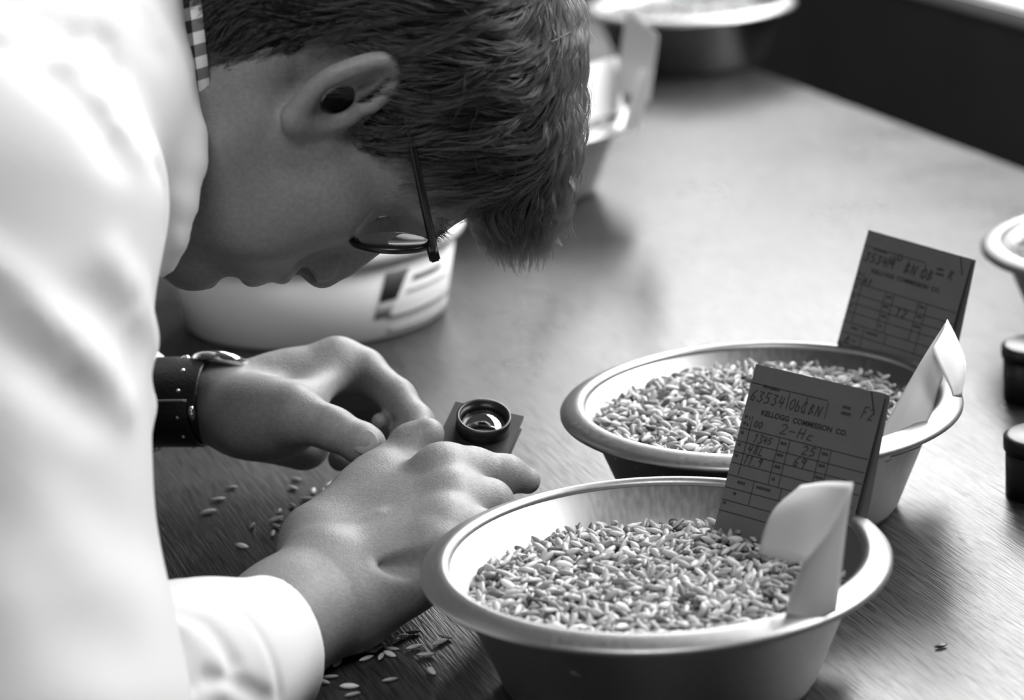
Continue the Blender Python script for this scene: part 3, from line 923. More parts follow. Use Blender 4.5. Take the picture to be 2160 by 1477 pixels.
def build_cuff():
    C0, C1 = NEAR_EL, at(572, 1356, 1.268); ax = nrm(C1 - C0)
    _lo = at(250, 1620, 1.22) - 0.06; _lo[2] = -0.012
    f = Field(_lo, at(640, 1240, 1.27) + 0.05, 0.0015)
    CM = at(420, 1420, 1.225)
    fa = cone(C0, CM, 0.058, 0.0400); fb = cone(CM, C1 + ax * 0.03, 0.0400, 0.0325)
    def body(x, y, z):
        d = smin(fa[0](x, y, z), fb[0](x, y, z), 0.02)
        return d
    end = lambda x, y, z: (x - C1[0]) * ax[0] + (y - C1[1]) * ax[1] + (z - C1[2]) * ax[2]
    f.add((lambda x, y, z: -smin(-body(x, y, z), -end(x, y, z), 0.0025), fa[1], fb[2] + 0.05))
    def sd(px, py): return at(px, py, 1.2)
    for pts, amp, w in (([(388, 1298), (435, 1318), (470, 1360), (492, 1400)], -0.0040, 0.0042), ([(372, 1340), (392, 1385), (405, 1440)], -0.0050, 0.0050),
                        ([(440, 1430), (500, 1440), (560, 1475)], -0.0030, 0.0045), ([(400, 1330), (450, 1390), (470, 1450)], 0.0025, 0.006), ([(520, 1300), (575, 1390), (590, 1470)], -0.0012, 0.003)):
        P3 = []
        for px, py in pts:                                   # march to the cloth surface
            d = 1.05
            for _ in range(60):
                p = at(px, py, d); q = float(body(*p)); d += max(q, 0.0002)
                if q < 0.0004: break
            P3.append(at(px, py, d))
        f.ridge(P3, amp, w)
    f.cut(cone(C1 + ax * 0.02, C1 - ax * 0.045, 0.0305, 0.0315), 0.001)
    f.rest()
    return f.mesh()
v, q = build_cuff()
link('sleeve_cuff', mesh_np('sleeve_cuff', v, q), MT['jacket'], jk)

# checked shirt collar showing above the jacket
NU, NV = 40, 7
grid = []; uvs = []
for i in range(NU + 1):
    ph = math.radians(-160 + 320 * i / NU)                 # 0 = nape
    x, y = 66.5 * math.sin(ph), -38 - 66 * math.cos(ph)
    zt = -49 - 0.17 * (y + 71) if y > -71 else -49
    if y > -2: zt -= (y + 2) * 0.5
    row = []
    for j in range(NV):
        w = j / (NV - 1)
        k = 1 + 0.05 * w
        row.append(hw((x * k, -38 + (y + 38) * k, zt - 26 * w)))
    grid.append(row)
me = sheet(grid, 0.0012)
uvl = me.uv_layers.new(name='UVMap')
Gp = np.asarray(grid)
nper = (NU + 1) * NV
for lp in me.loops:
    vi = lp.vertex_index % nper; i, j = divmod(vi, NV)
    uvl.data[lp.index].uv = (1.52 - j / (NV - 1) * 26 / 11.5, i * (2 * math.pi * 66 * 320 / 360 / NU) / 11.8)
link('shirt_collar', me, MT['gingham'], person)

# ------------------------------------------------------------------ hair
HP = [ell((0, -4, 50), (80, 103, 84)), ell((0, 86, 75), (50, 37, 23), rot_axes(0, 0.25, 0)), ell((0, 55, 82), (58, 52, 35)), cone((40, -72, -10), (-40, -72, -10), 36, 36), cone((0, -32, 0), (0, -50, -110), 66.5, 64)]
HK = [0, 10, 14, 24, 16]
MASK = np.array([(140, 50), (104, 50), (88, 54), (76, 49), (65, 42.5), (52, 34), (46, 24), (44, 9), (42, -2), (33, 2), (24, 8), (14, 24), (2, 32), (-10, 27), (-20, 18), (-24.5, 6), (-23.7, -5),
                 (-16.8, -20.3), (-6, -33), (-17.7, -44), (-29.7, -53.7), (-60, -62), (-130, -72), (-130, 160), (140, 160)], float)
def mask_d(y, z):
    """signed distance to the hairline drawn on the side of the head, negative inside"""
    P0 = MASK; P1 = np.roll(MASK, -1, 0); d = None; ins = np.zeros(np.broadcast(y, z).shape, bool)
    for a, b in zip(P0, P1):
        ab = b - a; t = np.clip(((y - a[0]) * ab[0] + (z - a[1]) * ab[1]) / (ab @ ab), 0, 1)
        q = np.hypot(y - a[0] - t * ab[0], z - a[1] - t * ab[1]); d = q if d is None else np.minimum(d, q)
        c = ((a[1] > z) != (b[1] > z)) & (y < (b[0] - a[0]) * (z - a[1]) / (b[1] - a[1] + 1e-9) + a[0])
        ins ^= c
    return np.where(ins, -d, d)
def hair_raw(x, y, z):
    d = None
    for (fn, _, _), k in zip(HP, HK):
        q = fn(x, y, z); d = q if d is None else smin(d, q, k)
    return d
def hair_f(x, y, z):
    m = mask_d(y + 0 * x, z + 0 * x)
    d = hair_raw(x, y, z) + 3.5 * np.exp(np.minimum(m, 0) / 5.0)
    return np.maximum(d, m)
hf = Field((-92, -125, -80), (92, 140, 142), 2.0)
hf.F = hair_f(hf.ax[0][:, None, None], hf.ax[1][None, :, None], hf.ax[2][None, None, :]).astype(np.float32)
hv, hq = hf.mesh()
hair = link('hair', mesh_np('hair', hw(hv), hq), MT['scalp'], person)

def make_strands(n, seed):
    r = np.random.default_rng(seed)
    tri = hv[hq]; c = tri.mean(1); ar = np.linalg.norm(np.cross(tri[:, 2] - tri[:, 0], tri[:, 3] - tri[:, 1]), axis=1)
    nrmv = np.cross(tri[:, 2] - tri[:, 0], tri[:, 3] - tri[:, 1]); nrmv /= np.linalg.norm(nrmv, axis=1, keepdims=True) + 1e-9
    w = ar * np.where(c[:, 0] > -25, 1.0, 0.25)
    # only the outer face, not the underside against the skull
    w *= (np.abs(hair_raw(c[:, 0], c[:, 1], c[:, 2]) + 3.5 * np.exp(np.minimum(mask_d(c[:, 1], c[:, 2]), 0) / 5.0)) < 1.5)
    w = w * (mask_d(c[:, 1], c[:, 2]) < -1.6)
    f = r.choice(len(c), n, p=w / w.sum()); uv = r.random((n, 2))
    p = tri[f, 0] * ((1 - uv[:, :1]) * (1 - uv[:, 1:])) + tri[f, 1] * (uv[:, :1] * (1 - uv[:, 1:])) + tri[f, 2] * (uv[:, :1] * uv[:, 1:]) + tri[f, 3] * ((1 - uv[:, :1]) * uv[:, 1:])
    def grad(P):
        e = 0.6; g = np.stack([hair_raw(*(P + np.eye(3)[i] * e).T) - hair_raw(*(P - np.eye(3)[i] * e).T) for i in range(3)], 1)
        return g / (np.linalg.norm(g, axis=1, keepdims=True) + 1e-9)
    def sst(a, b, x):
        t = np.clip((x - a) / (b - a), 0, 1); return t * t * (3 - 2 * t)
    def flow(P):
        x, y, z = P.T; sx = np.clip(x / 30, -1, 1)
        side = np.stack([0 * x, -0.30 + 0 * x, -1.0 + 0 * x], 1)
        top = np.stack([sx * 0.55, 0.80 + 0 * x, -0.45 + 0 * x], 1)
        fringe = np.stack([sx * 0.25, 1.0 + 0 * x, -0.25 + 0 * x], 1)
        nape = np.stack([0 * x, 0.35 + 0 * x, -0.9 + 0 * x], 1)
        a = sst(78, 122, z)[:, None]; b = sst(60, 100, y)[:, None]; cc = (sst(0, -40, z) * sst(10, -20, y))[:, None]
        d = side * (1 - a) + top * a
        d = d * (1 - b) + fringe * b
        d = d * (1 - cc) + nape * cc
        wob = 0.22 * np.sin(0.11 * y + 0.07 * z + 2.1 * np.sin(0.05 * y)) + 0.18 * np.sin(0.23 * y - 0.05 * z + 1.7)
        d[:, 1] += wob * (1 - b[:, 0])
        return d / np.linalg.norm(d, axis=1, keepdims=True)
    m = 8
    md = mask_d(p[:, 1], p[:, 2])
    L = (26 + 10 * r.random(n)) * np.where(p[:, 1] > 80, 0.62, 1.0)
    L = np.where(p[:, 1] > 98, L * (0.35 + 0.65 * r.random(n)), L)
    low = (p[:, 2] < 20) & (p[:, 1] < 30)
    L = np.where(low, 9 + 5 * r.random(n), L)
    sideb = (p[:, 1] > 20) & (p[:, 1] < 60) & (p[:, 2] < 45)
    L = np.where(sideb, 9 + 6 * r.random(n), L)
    # locks: strands of one lock share a lift and a sideways bend
    cid = np.floor(p[:, 1] / 2.6 + 0.9 * np.sin(p[:, 2] * 0.06)).astype(int) * 131 + np.floor(p[:, 2] / 17 + 0.4 * np.sin(p[:, 1] * 0.3)).astype(int)
    rl = np.random.default_rng(5).normal(0, 1, 4096)
    lock = rl[cid % 4096]
    lift = 0.2 + 3.6 * np.clip(0.4 + 0.6 * lock, 0, 2) + 1.4 * r.random(n) ** 2
    lift = np.where(low | sideb, lift * 0.5, lift)
    jit = r.normal(0, 0.10, (n, 3)) + 0.10 * lock[:, None] * np.array([0.2, 1, 0.2])
    stray = (r.random(n) < 0.10)[:, None] * r.normal(0, 0.4, (n, 3)); jit += stray
    tipup = np.where(p[:, 1] > 90, 3.2 * r.random(n) ** 2, np.where(p[:, 2] > 112, 3.0, 1.2) * r.random(n) ** 3)
    pts = np.zeros((n, m, 3)); cur = p.copy(); lvl0 = hair_raw(*cur.T)
    pts[:, 0] = cur
    for i in range(1, m):
        d = flow(cur) + jit
        g = grad(cur); keep = sst(98, 116, cur[:, 1])[:, None] * 0.9
        d -= g * (d * g).sum(1, keepdims=True) * (1 - keep); d /= np.linalg.norm(d, axis=1, keepdims=True)
        cur = cur + d * (L / (m - 1))[:, None]
        s_ = i / (m - 1)
        want = np.minimum(lvl0 + 0.3, 1.0) + lift * math.sin(min(1, s_ * 1.15) * math.pi * 0.85) * 1.0 + (0.8 + tipup if s_ > 0.8 else 0)
        now = hair_raw(*cur.T)
        free = 1 - 0.88 * sst(100, 118, cur[:, 1]) * (1 if i >= 2 else 0)
        cur = cur - grad(cur) * ((now - want) * free)[:, None]
        pts[:, i] = cur
    return pts
NG, PER = 9500, 7
guides = make_strands(NG, 11)
_r = np.random.default_rng(21)
HN = NG * PER
offs = _r.normal(0, 1, (NG, PER, 1, 3)) * np.array([0.65, 0.65, 0.65])
taper = (1 - 0.72 * np.linspace(0, 1, guides.shape[1]) ** 0.8)[None, None, :, None]
sp = guides[:, None] + offs * taper + _r.normal(0, 0.12, (NG, PER, guides.shape[1], 3))
# split ends: a few hairs leave their lock
loose = (_r.random((NG, PER, 1, 1)) < 0.14) * _r.normal(0, 2.2, (NG, PER, 1, 3)) * (np.linspace(0, 1, guides.shape[1]) ** 2)[None, None, :, None]
sp = (sp + loose).reshape(HN, guides.shape[1], 3)
hc = bpy.data.hair_curves.new('strands')
hc.add_curves([sp.shape[1]] * HN)
hc.position_data.foreach_set('vector', hw(sp.reshape(-1, 3)).astype(np.float32).ravel())
tp = np.tile(np.linspace(1, 0.35, sp.shape[1]), HN) * 0.000075
if 'radius' not in hc.attributes: hc.attributes.new('radius', 'FLOAT', 'POINT')
hc.attributes['radius'].data.foreach_set('value', tp.astype(np.float32))
hc.materials.append(MT['hair'])
so = bpy.data.objects.new('strands', hc); COL.objects.link(so); so.parent = hair; so['kind'] = 'stuff'

# ------------------------------------------------------------------ eyeglasses (worn, black round frames)
gl = empty('eyeglasses', hw((0, 92, 10)))
tag(gl, 'black round-rimmed eyeglasses worn by the bending man', 'glasses')
GO = np.array(hw((0, 92, 10)))
def gh(p): return hw(p) - GO
for s in (-1, 1):
    def lens_pt(a, rx, rz, dy=0.0):
        z = rz * math.sin(a)
        return (s * 33 + rx * math.cos(a), 92.0 + 0.27 * z + dy, 10 + z)
    rim = link('rim', frame_tube([gh(lens_pt(2 * math.pi * k / 48, 22.5, 20)) for k in range(48)], 0.00195, 10, True), MT['black'], gl)
    # lens: shallow biconvex disc
    V = []; Fc = []; n = 40; m = 8
    for side in (1, -1):
        o = len(V)
        for i in range(m + 1):
            t = i / m
            for k in range(n):
                a = 2 * math.pi * k / n
                V.append(gh(lens_pt(a, 21.6 * t, 19.2 * t, side * 0.9 + 1.6 * (1 - t * t) - (0.5 if side < 0 else 0) * (1 - t * t))))
        for i in range(m):
            for k in range(n):
                q = (o + i * n + k, o + i * n + (k + 1) % n, o + (i + 1) * n + (k + 1) % n, o + (i + 1) * n + k)
                Fc.append(q if side < 0 else q[::-1])
    o2 = (m + 1) * n
    for k in range(n): Fc.append((m * n + k, m * n + (k + 1) % n, o2 + m * n + (k + 1) % n, o2 + m * n + k))
    me = mesh('lens', V, Fc); bm = bmesh.new(); bm.from_mesh(me); bmesh.ops.remove_doubles(bm, verts=bm.verts, dist=1e-6); bmesh.ops.recalc_face_normals(bm, faces=bm.faces); bm.to_mesh(me); bm.free()
    link('lens', me, MT['glass'], gl)
    ta = link('temple_arm', frame_tube([gh(p) for p in ((s * 58, 98, 27), (s * 66, 91, 27.5), (s * 72, 60, 28.5), (s * 74, 25, 30), (s * 74, 0, 31), (s * 73, -12, 24), (s * 71, -20, 10))], [0.0022, 0.0024, 0.0023, 0.002, 0.0018, 0.0017, 0.0016], 8), MT['black'], gl)
    link('hinge', box_me(0.0050, 0.0075, 0.0055, gh((s * 58, 98, 27)), 0.0008, [HX, HY, HZ]), MT['black'], ta, smooth=False)
    link('nose_pad', frame_tube([gh((s * 13, 88, 4)), gh((s * 10.5, 85, -2))], 0.0016, 8), MT['black'], gl)
link('bridge', frame_tube([gh((-11.5, 91.5, 15)), gh((-5, 94.5, 18)), gh((5, 94.5, 18)), gh((11.5, 91.5, 15))], 0.0019, 8), MT['black'], gl)

# ------------------------------------------------------------------ wristwatch on the far wrist
wa, wb = at(285, 845, 1.482), at(452, 843, 1.468)
wx = nrm(wb - wa); wz = nrm(UP * 0.95 - FWD * 0.25 - (UP * 0.95 - FWD * 0.25) @ wx * wx); wy = np.cross(wz, wx)
WO = (wa + wb) / 2
wt = empty('wristwatch', WO)
tag(wt, 'wristwatch on a wide black studded leather strap, on the far wrist', 'watch')
def wpt(t, ang, r, flat=0.94):          # t along the arm 0..1, angle round the wrist (90 = top)
    return (wb - wa) * (t - 0.5) + r * (math.cos(ang) * wy * 1.0 + math.sin(ang) * wz * flat)
def band(t0, t1, a0, a1, r, th, full=False, nseg=56):
    prof = [(t0 + 0.02, r), (t0, r + th * 0.3), (t0, r + th * 0.7), (t0 + 0.03, r + th), (t1 - 0.03, r + th), (t1, r + th * 0.7), (t1, r + th * 0.3), (t1 - 0.02, r)]
    V = []; Fc = []; n = len(prof)
    for k in range(nseg + (0 if full else 1)):
        a = a0 + (a1 - a0) * k / nseg
        for t, rr in prof: V.append(wpt(t, a, rr))
    for k in range(nseg):
        k2 = (k + 1) % nseg if full else k + 1
        for i in range(n):
            j = (i + 1) % n
            Fc.append((k * n + i, k * n + j, k2 * n + j, k2 * n + i))
    if not full:
        Fc.append(tuple(range(n))); Fc.append(tuple(nseg * n + i for i in range(n))[::-1])
    me = mesh('band', V, Fc); bm = bmesh.new(); bm.from_mesh(me); bmesh.ops.recalc_face_normals(bm, faces=bm.faces); bm.to_mesh(me); bm.free()
    return me
WR = 0.0240
st = link('strap', band(0, 1, 0, 2 * math.pi, WR, 0.0020, True), MT['leather'], wt)
tn = link('strap_tongue', band(0.06, 0.90, math.radians(165), math.radians(300), WR + 0.0019, 0.0024), MT['leather'], wt)
for t in (0.30, 0.78):
    for a in (92, 122, 152, 186, 214, 246):
        rr = WR + (0.0045 if a > 165 else 0.0021)
        n_ = nrm(wpt(0.5, math.radians(a), 1)); 
        link('stud', box_me(0.0022, 0.0022, 0.0016, wpt(t, math.radians(a), rr), 0.0006, [wx, np.cross(n_, wx), n_]), MT['chrome'], st)
link('edge_highlight', band(0.06, 0.90, math.radians(163.5), math.radians(166.5), WR + 0.0036, 0.0009, nseg=3), MT['chrome'], tn)  # bright strip stands in for the highlight along the tongue edge
link('buckle', frame_tube([wpt(0.955, math.radians(a), WR + 0.0035) for a in (172, 178, 184, 190)], [0.0012, 0.0022, 0.0022, 0.0012], 8), MT['chrome'], wt)
# case lies on the top of the wrist, a little beyond it
cn = nrm(UP * 0.90 + FWD * 0.30 + RT * 0.12); cu = nrm(wx - (wx @ cn) * cn); cv_ = np.cross(cn, cu)
CC = at(462, 781, 1.470) - WO
def oriented(me, c, u, v, n):
    Mx = Matrix(((u[0], v[0], n[0], c[0]), (u[1], v[1], n[1], c[1]), (u[2], v[2], n[2], c[2]), (0, 0, 0, 1)))
    me.transform(Mx); return me
case = link('case', oriented(lathe([(0, 0), (0.0150, 0), (0.0168, 0.0015), (0.0170, 0.0045), (0.0158, 0.0062), (0.0146, 0.0064), (0.0140, 0.0052), (0, 0.0052)], 48), CC, cu, cv_, cn), MT['chrome'], wt)
link('dial', oriented(lathe([(0, 0.0054), (0.0138, 0.0054), (0.0138, 0.0053), (0, 0.0053)], 40), CC, cu, cv_, cn), MT['dial'], case)
link('crystal', oriented(lathe([(0, 0.0082), (0.006, 0.0080), (0.011, 0.0074), (0.0142, 0.0062), (0.0142, 0.0057), (0, 0.0057)], 40), CC, cu, cv_, cn), MT['crystal'], case)
for a, r in ((2.7, 0.0195), (3.15, 0.0200), (3.6, 0.0195)):
    c = CC + r * (math.cos(a) * cu + math.sin(a) * cv_) + cn * 0.003
    disc_on('crown' if abs(a - 3.15) < .1 else 'pusher', c, cu, cv_, cn, 0.0030, 0.0024, 0.0024, MT['chrome'], case)

# ------------------------------------------------------------------ folding magnifier
LC = at(1012, 907, 1.418)
e1 = nrm(cvec(41, 8.6, -7.8)); e2 = cvec(-11.4, 24.3, -33.0); e2 = nrm(e2 - (e2 @ e1) * e1); ln = np.cross(e2, e1)
if ln @ FWD > 0: ln = -ln
lp = empty('folding_magnifier', LC)
tag(lp, 'small black folding magnifier with round lens held between the fingertips', 'magnifier')
LS = 0.0390
AX = [e1, e2, ln]
# lens plate with a round opening
def holed_plate(sz, r, th):
    n = 64; V = []; Fc = []
    for z in (0, -th):
        for k in range(n):
            a = 2 * math.pi * k / n; c, s_ = math.cos(a), math.sin(a)
            q = sz / 2 / max(abs(c), abs(s_))
            V.append(np.array([r * c, r * s_, z])); V.append(np.array([q * c, q * s_, z]))
    o = 2 * n
    for k in range(n):
        k2 = (k + 1) % n
        a, b, c, d = 2 * k, 2 * k + 1, 2 * k2 + 1, 2 * k2
        Fc += [(a, b, c, d), (o + a, o + d, o + c, o + b), (b, o + b, o + c, c), (a, d, o + d, o + a)]
    me = mesh('plate', V, Fc)
    bm = bmesh.new(); bm.from_mesh(me); bmesh.ops.recalc_face_normals(bm, faces=bm.faces); bm.to_mesh(me); bm.free()
    return me
link('lens_plate', oriented(holed_plate(LS, 0.0125, 0.0022), np.zeros(3), e1, e2, ln), MT['loupe'], lp, smooth=False)
rg = link('lens_ring', oriented(lathe([(0.0128, -0.001), (0.0150, -0.001), (0.0150, 0.0080), (0.0146, 0.0086), (0.0136, 0.0086), (0.0131, 0.0080), (0.0128, 0.0045)], 72, closed=True), e1 * 0.0012 - e2 * 0.0025, e1, e2, ln), MT['loupe'], lp)
link('lens', oriented(lathe([(0, 0.0062), (0.006, 0.0055), (0.0102, 0.0040), (0.0130, 0.0025), (0.0130, 0.0015), (0.0102, 0.0006), (0.006, 0.0), (0, -0.0004)], 56), e1 * 0.0012 - e2 * 0.0025, e1, e2, ln), MT['glass'], lp)
link('base_plate', oriented(holed_plate(LS * 0.97, 0.0125, 0.0018), -ln * 0.0085, e1, e2, ln), MT['loupe'], lp, smooth=False)
link('side_plate', box_me(LS * 0.94, 0.0016, 0.0066, -ln * 0.0053 + e2 * (LS / 2 - 0.003), 0.0002, AX), MT['loupe'], lp, smooth=False)
link('hinge', frame_tube([-ln * 0.0012 + e2 * (LS / 2 + 0.0004) - e1 * LS * 0.46, -ln * 0.0012 + e2 * (LS / 2 + 0.0004) - e1 * LS * 0.10], 0.0009, 8), MT['chrome'], lp)
link('side_plate', box_me(0.0016, LS * 0.90, 0.0066, -ln * 0.0053 - e1 * (LS / 2 - 0.002), 0.0002, AX), MT['loupe'], lp, smooth=False)

# ------------------------------------------------------------------ tickets standing in the grain
STROKES = {
 '0': [[(.5, 1), (.15, .75), (.15, .25), (.5, 0), (.85, .25), (.85, .75), (.5, 1)]], '1': [[(.3, .8), (.6, 1), (.45, 0)]],
 '2': [[(.15, .8), (.5, 1), (.85, .75), (.2, 0), (.9, .05)]], '3': [[(.15, .95), (.8, .95), (.4, .58), (.85, .3), (.5, 0), (.1, .12)]],
 '4': [[(.3, 1), (.15, .4), (.9, .45)], [(.75, .9), (.6, 0)]], '5': [[(.85, 1), (.3, 1), (.2, .58), (.7, .55), (.75, .15), (.15, 0)]],
 '6': [[(.75, 1), (.25, .55), (.2, .1), (.65, .02), (.75, .4), (.25, .42)]], '9': [[(.8, .85), (.4, 1), (.2, .65), (.6, .5), (.85, .9), (.65, 0)]],
 '8': [[(.5, .5), (.2, .8), (.5, 1), (.8, .8), (.5, .5), (.15, .2), (.5, 0), (.85, .2), (.5, .5)]],
 'O': [[(.5, 1), (.1, .7), (.15, .2), (.5, 0), (.9, .3), (.85, .8), (.5, 1)]], 'b': [[(.2, 1), (.15, 0), (.75, .05), (.8, .45), (.2, .5)]],
 'C': [[(.85, .85), (.45, 1), (.1, .5), (.4, 0), (.9, .15)]], 'B': [[(.2, 0), (.25, 1), (.7, .85), (.3, .52), (.8, .3), (.2, 0)]],
 'N': [[(.1, 0), (.2, 1), (.75, 0), (.9, 1)]], 'M': [[(.05, 0), (.2, 1), (.5, .3), (.8, 1), (.9, 0)]], 'H': [[(.2, 1), (.1, 0)], [(.8, 1), (.7, 0)], [(.1, .5), (.85, .55)]],
 'L': [[(.3, 1), (.15, 0), (.8, .05)]], 'n': [[(.1, .5), (.15, 0)], [(.15, .4), (.5, .55), (.7, 0)]], 'd': [[(.7, .4), (.2, .3), (.3, 0), (.7, .15), (.85, 1), (.75, 0)]],
 'v': [[(.1, .5), (.35, 0), (.8, .55)]], 'F': [[(.2, 0), (.3, 1), (.9, 1)], [(.25, .55), (.7, .55)]], '-': [[(.1, .45), (.8, .45)]], '.': [[(.4, .05), (.5, 0)]],
 '/': [[(.5, 1.15), (.45, -.15)]], 'A': [[(.05, 0), (.5, 1), (.85, 0)], [(.2, .4), (.75, .42)]], 'R': [[(.15, 0), (.2, 1), (.75, .8), (.25, .5), (.85, 0)]], 'c': [[(.75, .5), (.3, .5), (.2, .1), (.75, .05)]],
}

class Card:
    """flat card with its own frame: u along the top edge, v down the front, both 0..1"""
    def __init__(s, TL, TR, BL, out=0.00018):
        s.o = np.asarray(TL); s.a = np.asarray(TR) - s.o; s.b = np.asarray(BL) - s.o
        n = nrm(np.cross(s.a, s.b)); s.n = n if n @ FWD < 0 else -n; s.out = out
    def p(s, u, v, k=1.0): return s.o + u * s.a + v * s.b + s.n * s.out * k
    def quads(s, name, rects, m, parent, k=1.0, lab=None):
        V = []; Fc = []
        for r in rects:
            o = len(V)
            for u, v in r: V.append(s.p(u, v, k))
            Fc.append(tuple(range(o, o + len(r))))
        ob = link(name, mesh(name, V, Fc), m, parent, smooth=False)
        if lab: ob['label'] = lab
        return ob
    def rules(s, hs, vs_, w=0.0028):
        R = []
        for v, u0, u1 in hs: R.append([(u0, v - w), (u1, v - w), (u1, v + w), (u0, v + w)])
        for u, v0, v1 in vs_: R.append([(u - w, v0), (u + w, v0), (u + w, v1), (u - w, v1)])
        return R
    def write(s, txt, u, v, w, h, pen=0.004, gap=1.15):
        R = []
        for ch in txt:
            for st in STROKES.get(ch, []):
                for (x0, y0), (x1, y1) in zip(st[:-1], st[1:]):
                    a = np.array([u + x0 * w + y0 * h * 0.16, v - y0 * h]); b = np.array([u + x1 * w + y1 * h * 0.16, v - y1 * h])
                    d = b - a; L = np.hypot(*d) + 1e-9; t = d / L * pen * 0.6; q = np.array([-d[1], d[0]]) / L * pen
                    R.append([tuple(a - t - q), tuple(b + t - q), tuple(b + t + q), tuple(a - t + q)])
            u += w * gap
        return R
    def text(s, name, txt, u0, u1, v, m, parent, bold=0.0):
        cu = bpy.data.curves.new(name, 'FONT'); cu.body = txt; cu.size = 1.0; cu.offset = bold; cu.resolution_u = 3
        ob = bpy.data.objects.new(name, cu); COL.objects.link(ob)
        dg = bpy.context.evaluated_depsgraph_get()
        me = bpy.data.meshes.new_from_object(ob.evaluated_get(dg)); bpy.data.objects.remove(ob)
        co = np.empty(len(me.vertices) * 3); me.vertices.foreach_get('co', co); co = co.reshape(-1, 3)
        x0, x1 = co[:, 0].min(), co[:, 0].max()
        W = np.linalg.norm(s.a) * (u1 - u0); sc = W / (x1 - x0); eu = nrm(s.a); ev = -nrm(s.b)
        P = s.p(u0, v) + (co[:, :1] - x0) * sc * eu + co[:, 1:2] * sc * ev
        me.vertices.foreach_set('co', P.ravel().astype(np.float32)); me.update()
        return link(name, me, m, parent, smooth=False)

def card_pts(TLp, TRp, BLp, d1, d2):
    TL, TR = at(*TLp, d1), at(*TRp, d2); a = TR - TL; r = ray(*BLp)
    d3 = ((TL - EYE) @ a) / (r @ a)
    return TL, TR, at(*BLp, d3)

def slab(corners, th, m, name, parent, bend=None):
    """thin card from four corners TL, TR, BR, BL"""
    TL, TR, BR, BL = [np.asarray(c, float) for c in corners]; nu, nv = 8, 10; G = []
    n = nrm(np.cross(TR - TL, BL - TL))
    for i in range(nu + 1):
        u = i / nu; row = []
        for j in range(nv + 1):
            v = j / nv
            p = (TL * (1 - u) + TR * u) * (1 - v) + (BL * (1 - u) + BR * u) * v
            if bend: p = p + n * bend(u, v)
            row.append(p)
        G.append(row)
    return link(name, sheet(G, th), m, parent, smooth=False)

def ticket(TLp, TRp, BLp, d1, d2, label, which, depth):
    TL, TR, BL = card_pts(TLp, TRp, BLp, d1, d2)
    t = empty('grain_ticket', BL); tag(t, label, 'ticket', 'printed tickets in the grain pans')
    lo = lambda p: p - BL
    c = Card(lo(TL), lo(TR), lo(BL))
    down = lo(BL) - lo(TL)
    bl2, br2 = lo(TL) + down * depth, lo(TR) + down * depth
    slab((lo(TL), lo(TR), br2, bl2), 0.0003, MT['kraft'], 'front_panel', t)
    # the folded back panel stands slightly open at the free edge
    k = -c.n
    slab((lo(TL) + k * 0.0006, lo(TR) + k * 0.0035 + RT * 0.0008, br2 + k * 0.010 + RT * 0.0045, bl2 + k * 0.0010), 0.0003, MT['kraft'], 'back_panel', t)
    c.quads('creased_corner', [[(0.90, -0.003), (1.002, -0.003), (1.002, 0.165), (0.955, 0.14)]], MT['kraft'], t, 2.0)
    c.quads('corner_crease', [[(0.893, 0.0), (0.902, 0.0), (0.962, 0.14), (0.955, 0.145)]], MT['ink'], t, 3.0)
    c.text('printed_heading', 'KELLOGG  COMMISSION  CO.', 0.135, 0.80, 0.325, MT['ink'], t, 0.034)
    rows = [.44, .53, .605, .68, .765, .85, .935, 1.01]
    hs = [(.128, 0.0, .60)] + [(v, 0.005, .995 if i < 4 else .97) for i, v in enumerate(rows)]
    vs_ = [(.08, .345, .755), (.32, .44, .76), (.40, .44, .76), (.64, .44, .76), (.72, .44, .76), (.215, .765, .93), (.43, .765, .85), (.72, .765, .85),
           (.31, .135, .25), (.45, .135, .25), (.61, .135, .25)]
    c.quads('ruled_lines', c.rules(hs, vs_), MT['ink'], t, 1.4)
    bars = []
    for u, v, w in [(.10, .135, .05), (.155, .137, .08), (.02, .36, .025), (.055, .365, .02), (.02, .405, .025), (.05, .41, .02), (.02, .47, .035), (.02, .555, .035), (.02, .63, .03),
                    (.335, .475, .05), (.33, .555, .05), (.335, .635, .055), (.34, .72, .03), (.655, .475, .055), (.655, .555, .05), (.65, .635, .06),
                    (.09, .80, .06), (.24, .80, .11), (.08, .88, .035), (.02, .955, .03), (.72, .145, .06), (.72, .185, .08)]:
        for q in range(max(1, int(w / 0.012))):                  # small print too fine to read
            bars.append([(u + q * 0.0125, v - 0.011), (u + q * 0.0125 + 0.0085, v - 0.011), (u + q * 0.0125 + 0.0085, v + 0.009), (u + q * 0.0125, v + 0.009)])
    c.quads('small_print', bars, MT['ink'], t, 1.4)
    if which == 0:
        for txt, u, v, w, h in [('63534', .015, .245, .048, .075), ('ObC', .325, .245, .040, .075), ('BN', .475, .245, .045, .07), ('F2', .86, .19, .045, .08),
                                ('2-Hc', .30, .415, .06, .07), ('13', .12, .515, .035, .06), ('45', .20, .505, .03, .045), ('48L', .10, .592, .038, .06),
                                ('11.9', .09, .668, .032, .06), ('25', .50, .512, .05, .06), ('69', .46, .60, .045, .065), ('00', .10, .415, .03, .045)]:
            c.quads('handwriting', c.write(txt, u, v, w, h), MT['pencil'], t, 1.8)
    else:
        for txt, u, v, w, h in [('3534', .03, .245, .05, .07), ('M', .255, .245, .065, .085), ('BN', .42, .25, .055, .08), ('OB', .58, .255, .055, .08), ('R', .83, .20, .05, .07),
                                ('A1', .08, .43, .04, .05), ('12', .45, .605, .05, .075), ('O', .33, .17, .05, .05), ('n-', .06, .93, .05, .07)]:
            c.quads('handwriting', c.write(txt, u, v, w, h, 0.0055), MT['pencil'], t, 1.8)
    return t
ticket((1595, 768), (1868, 832), (1517, 1072), 1.310, 1.265, 'dark ticket headed COMMISSION with handwriting, standing in the nearest pan', 0, 1.42)
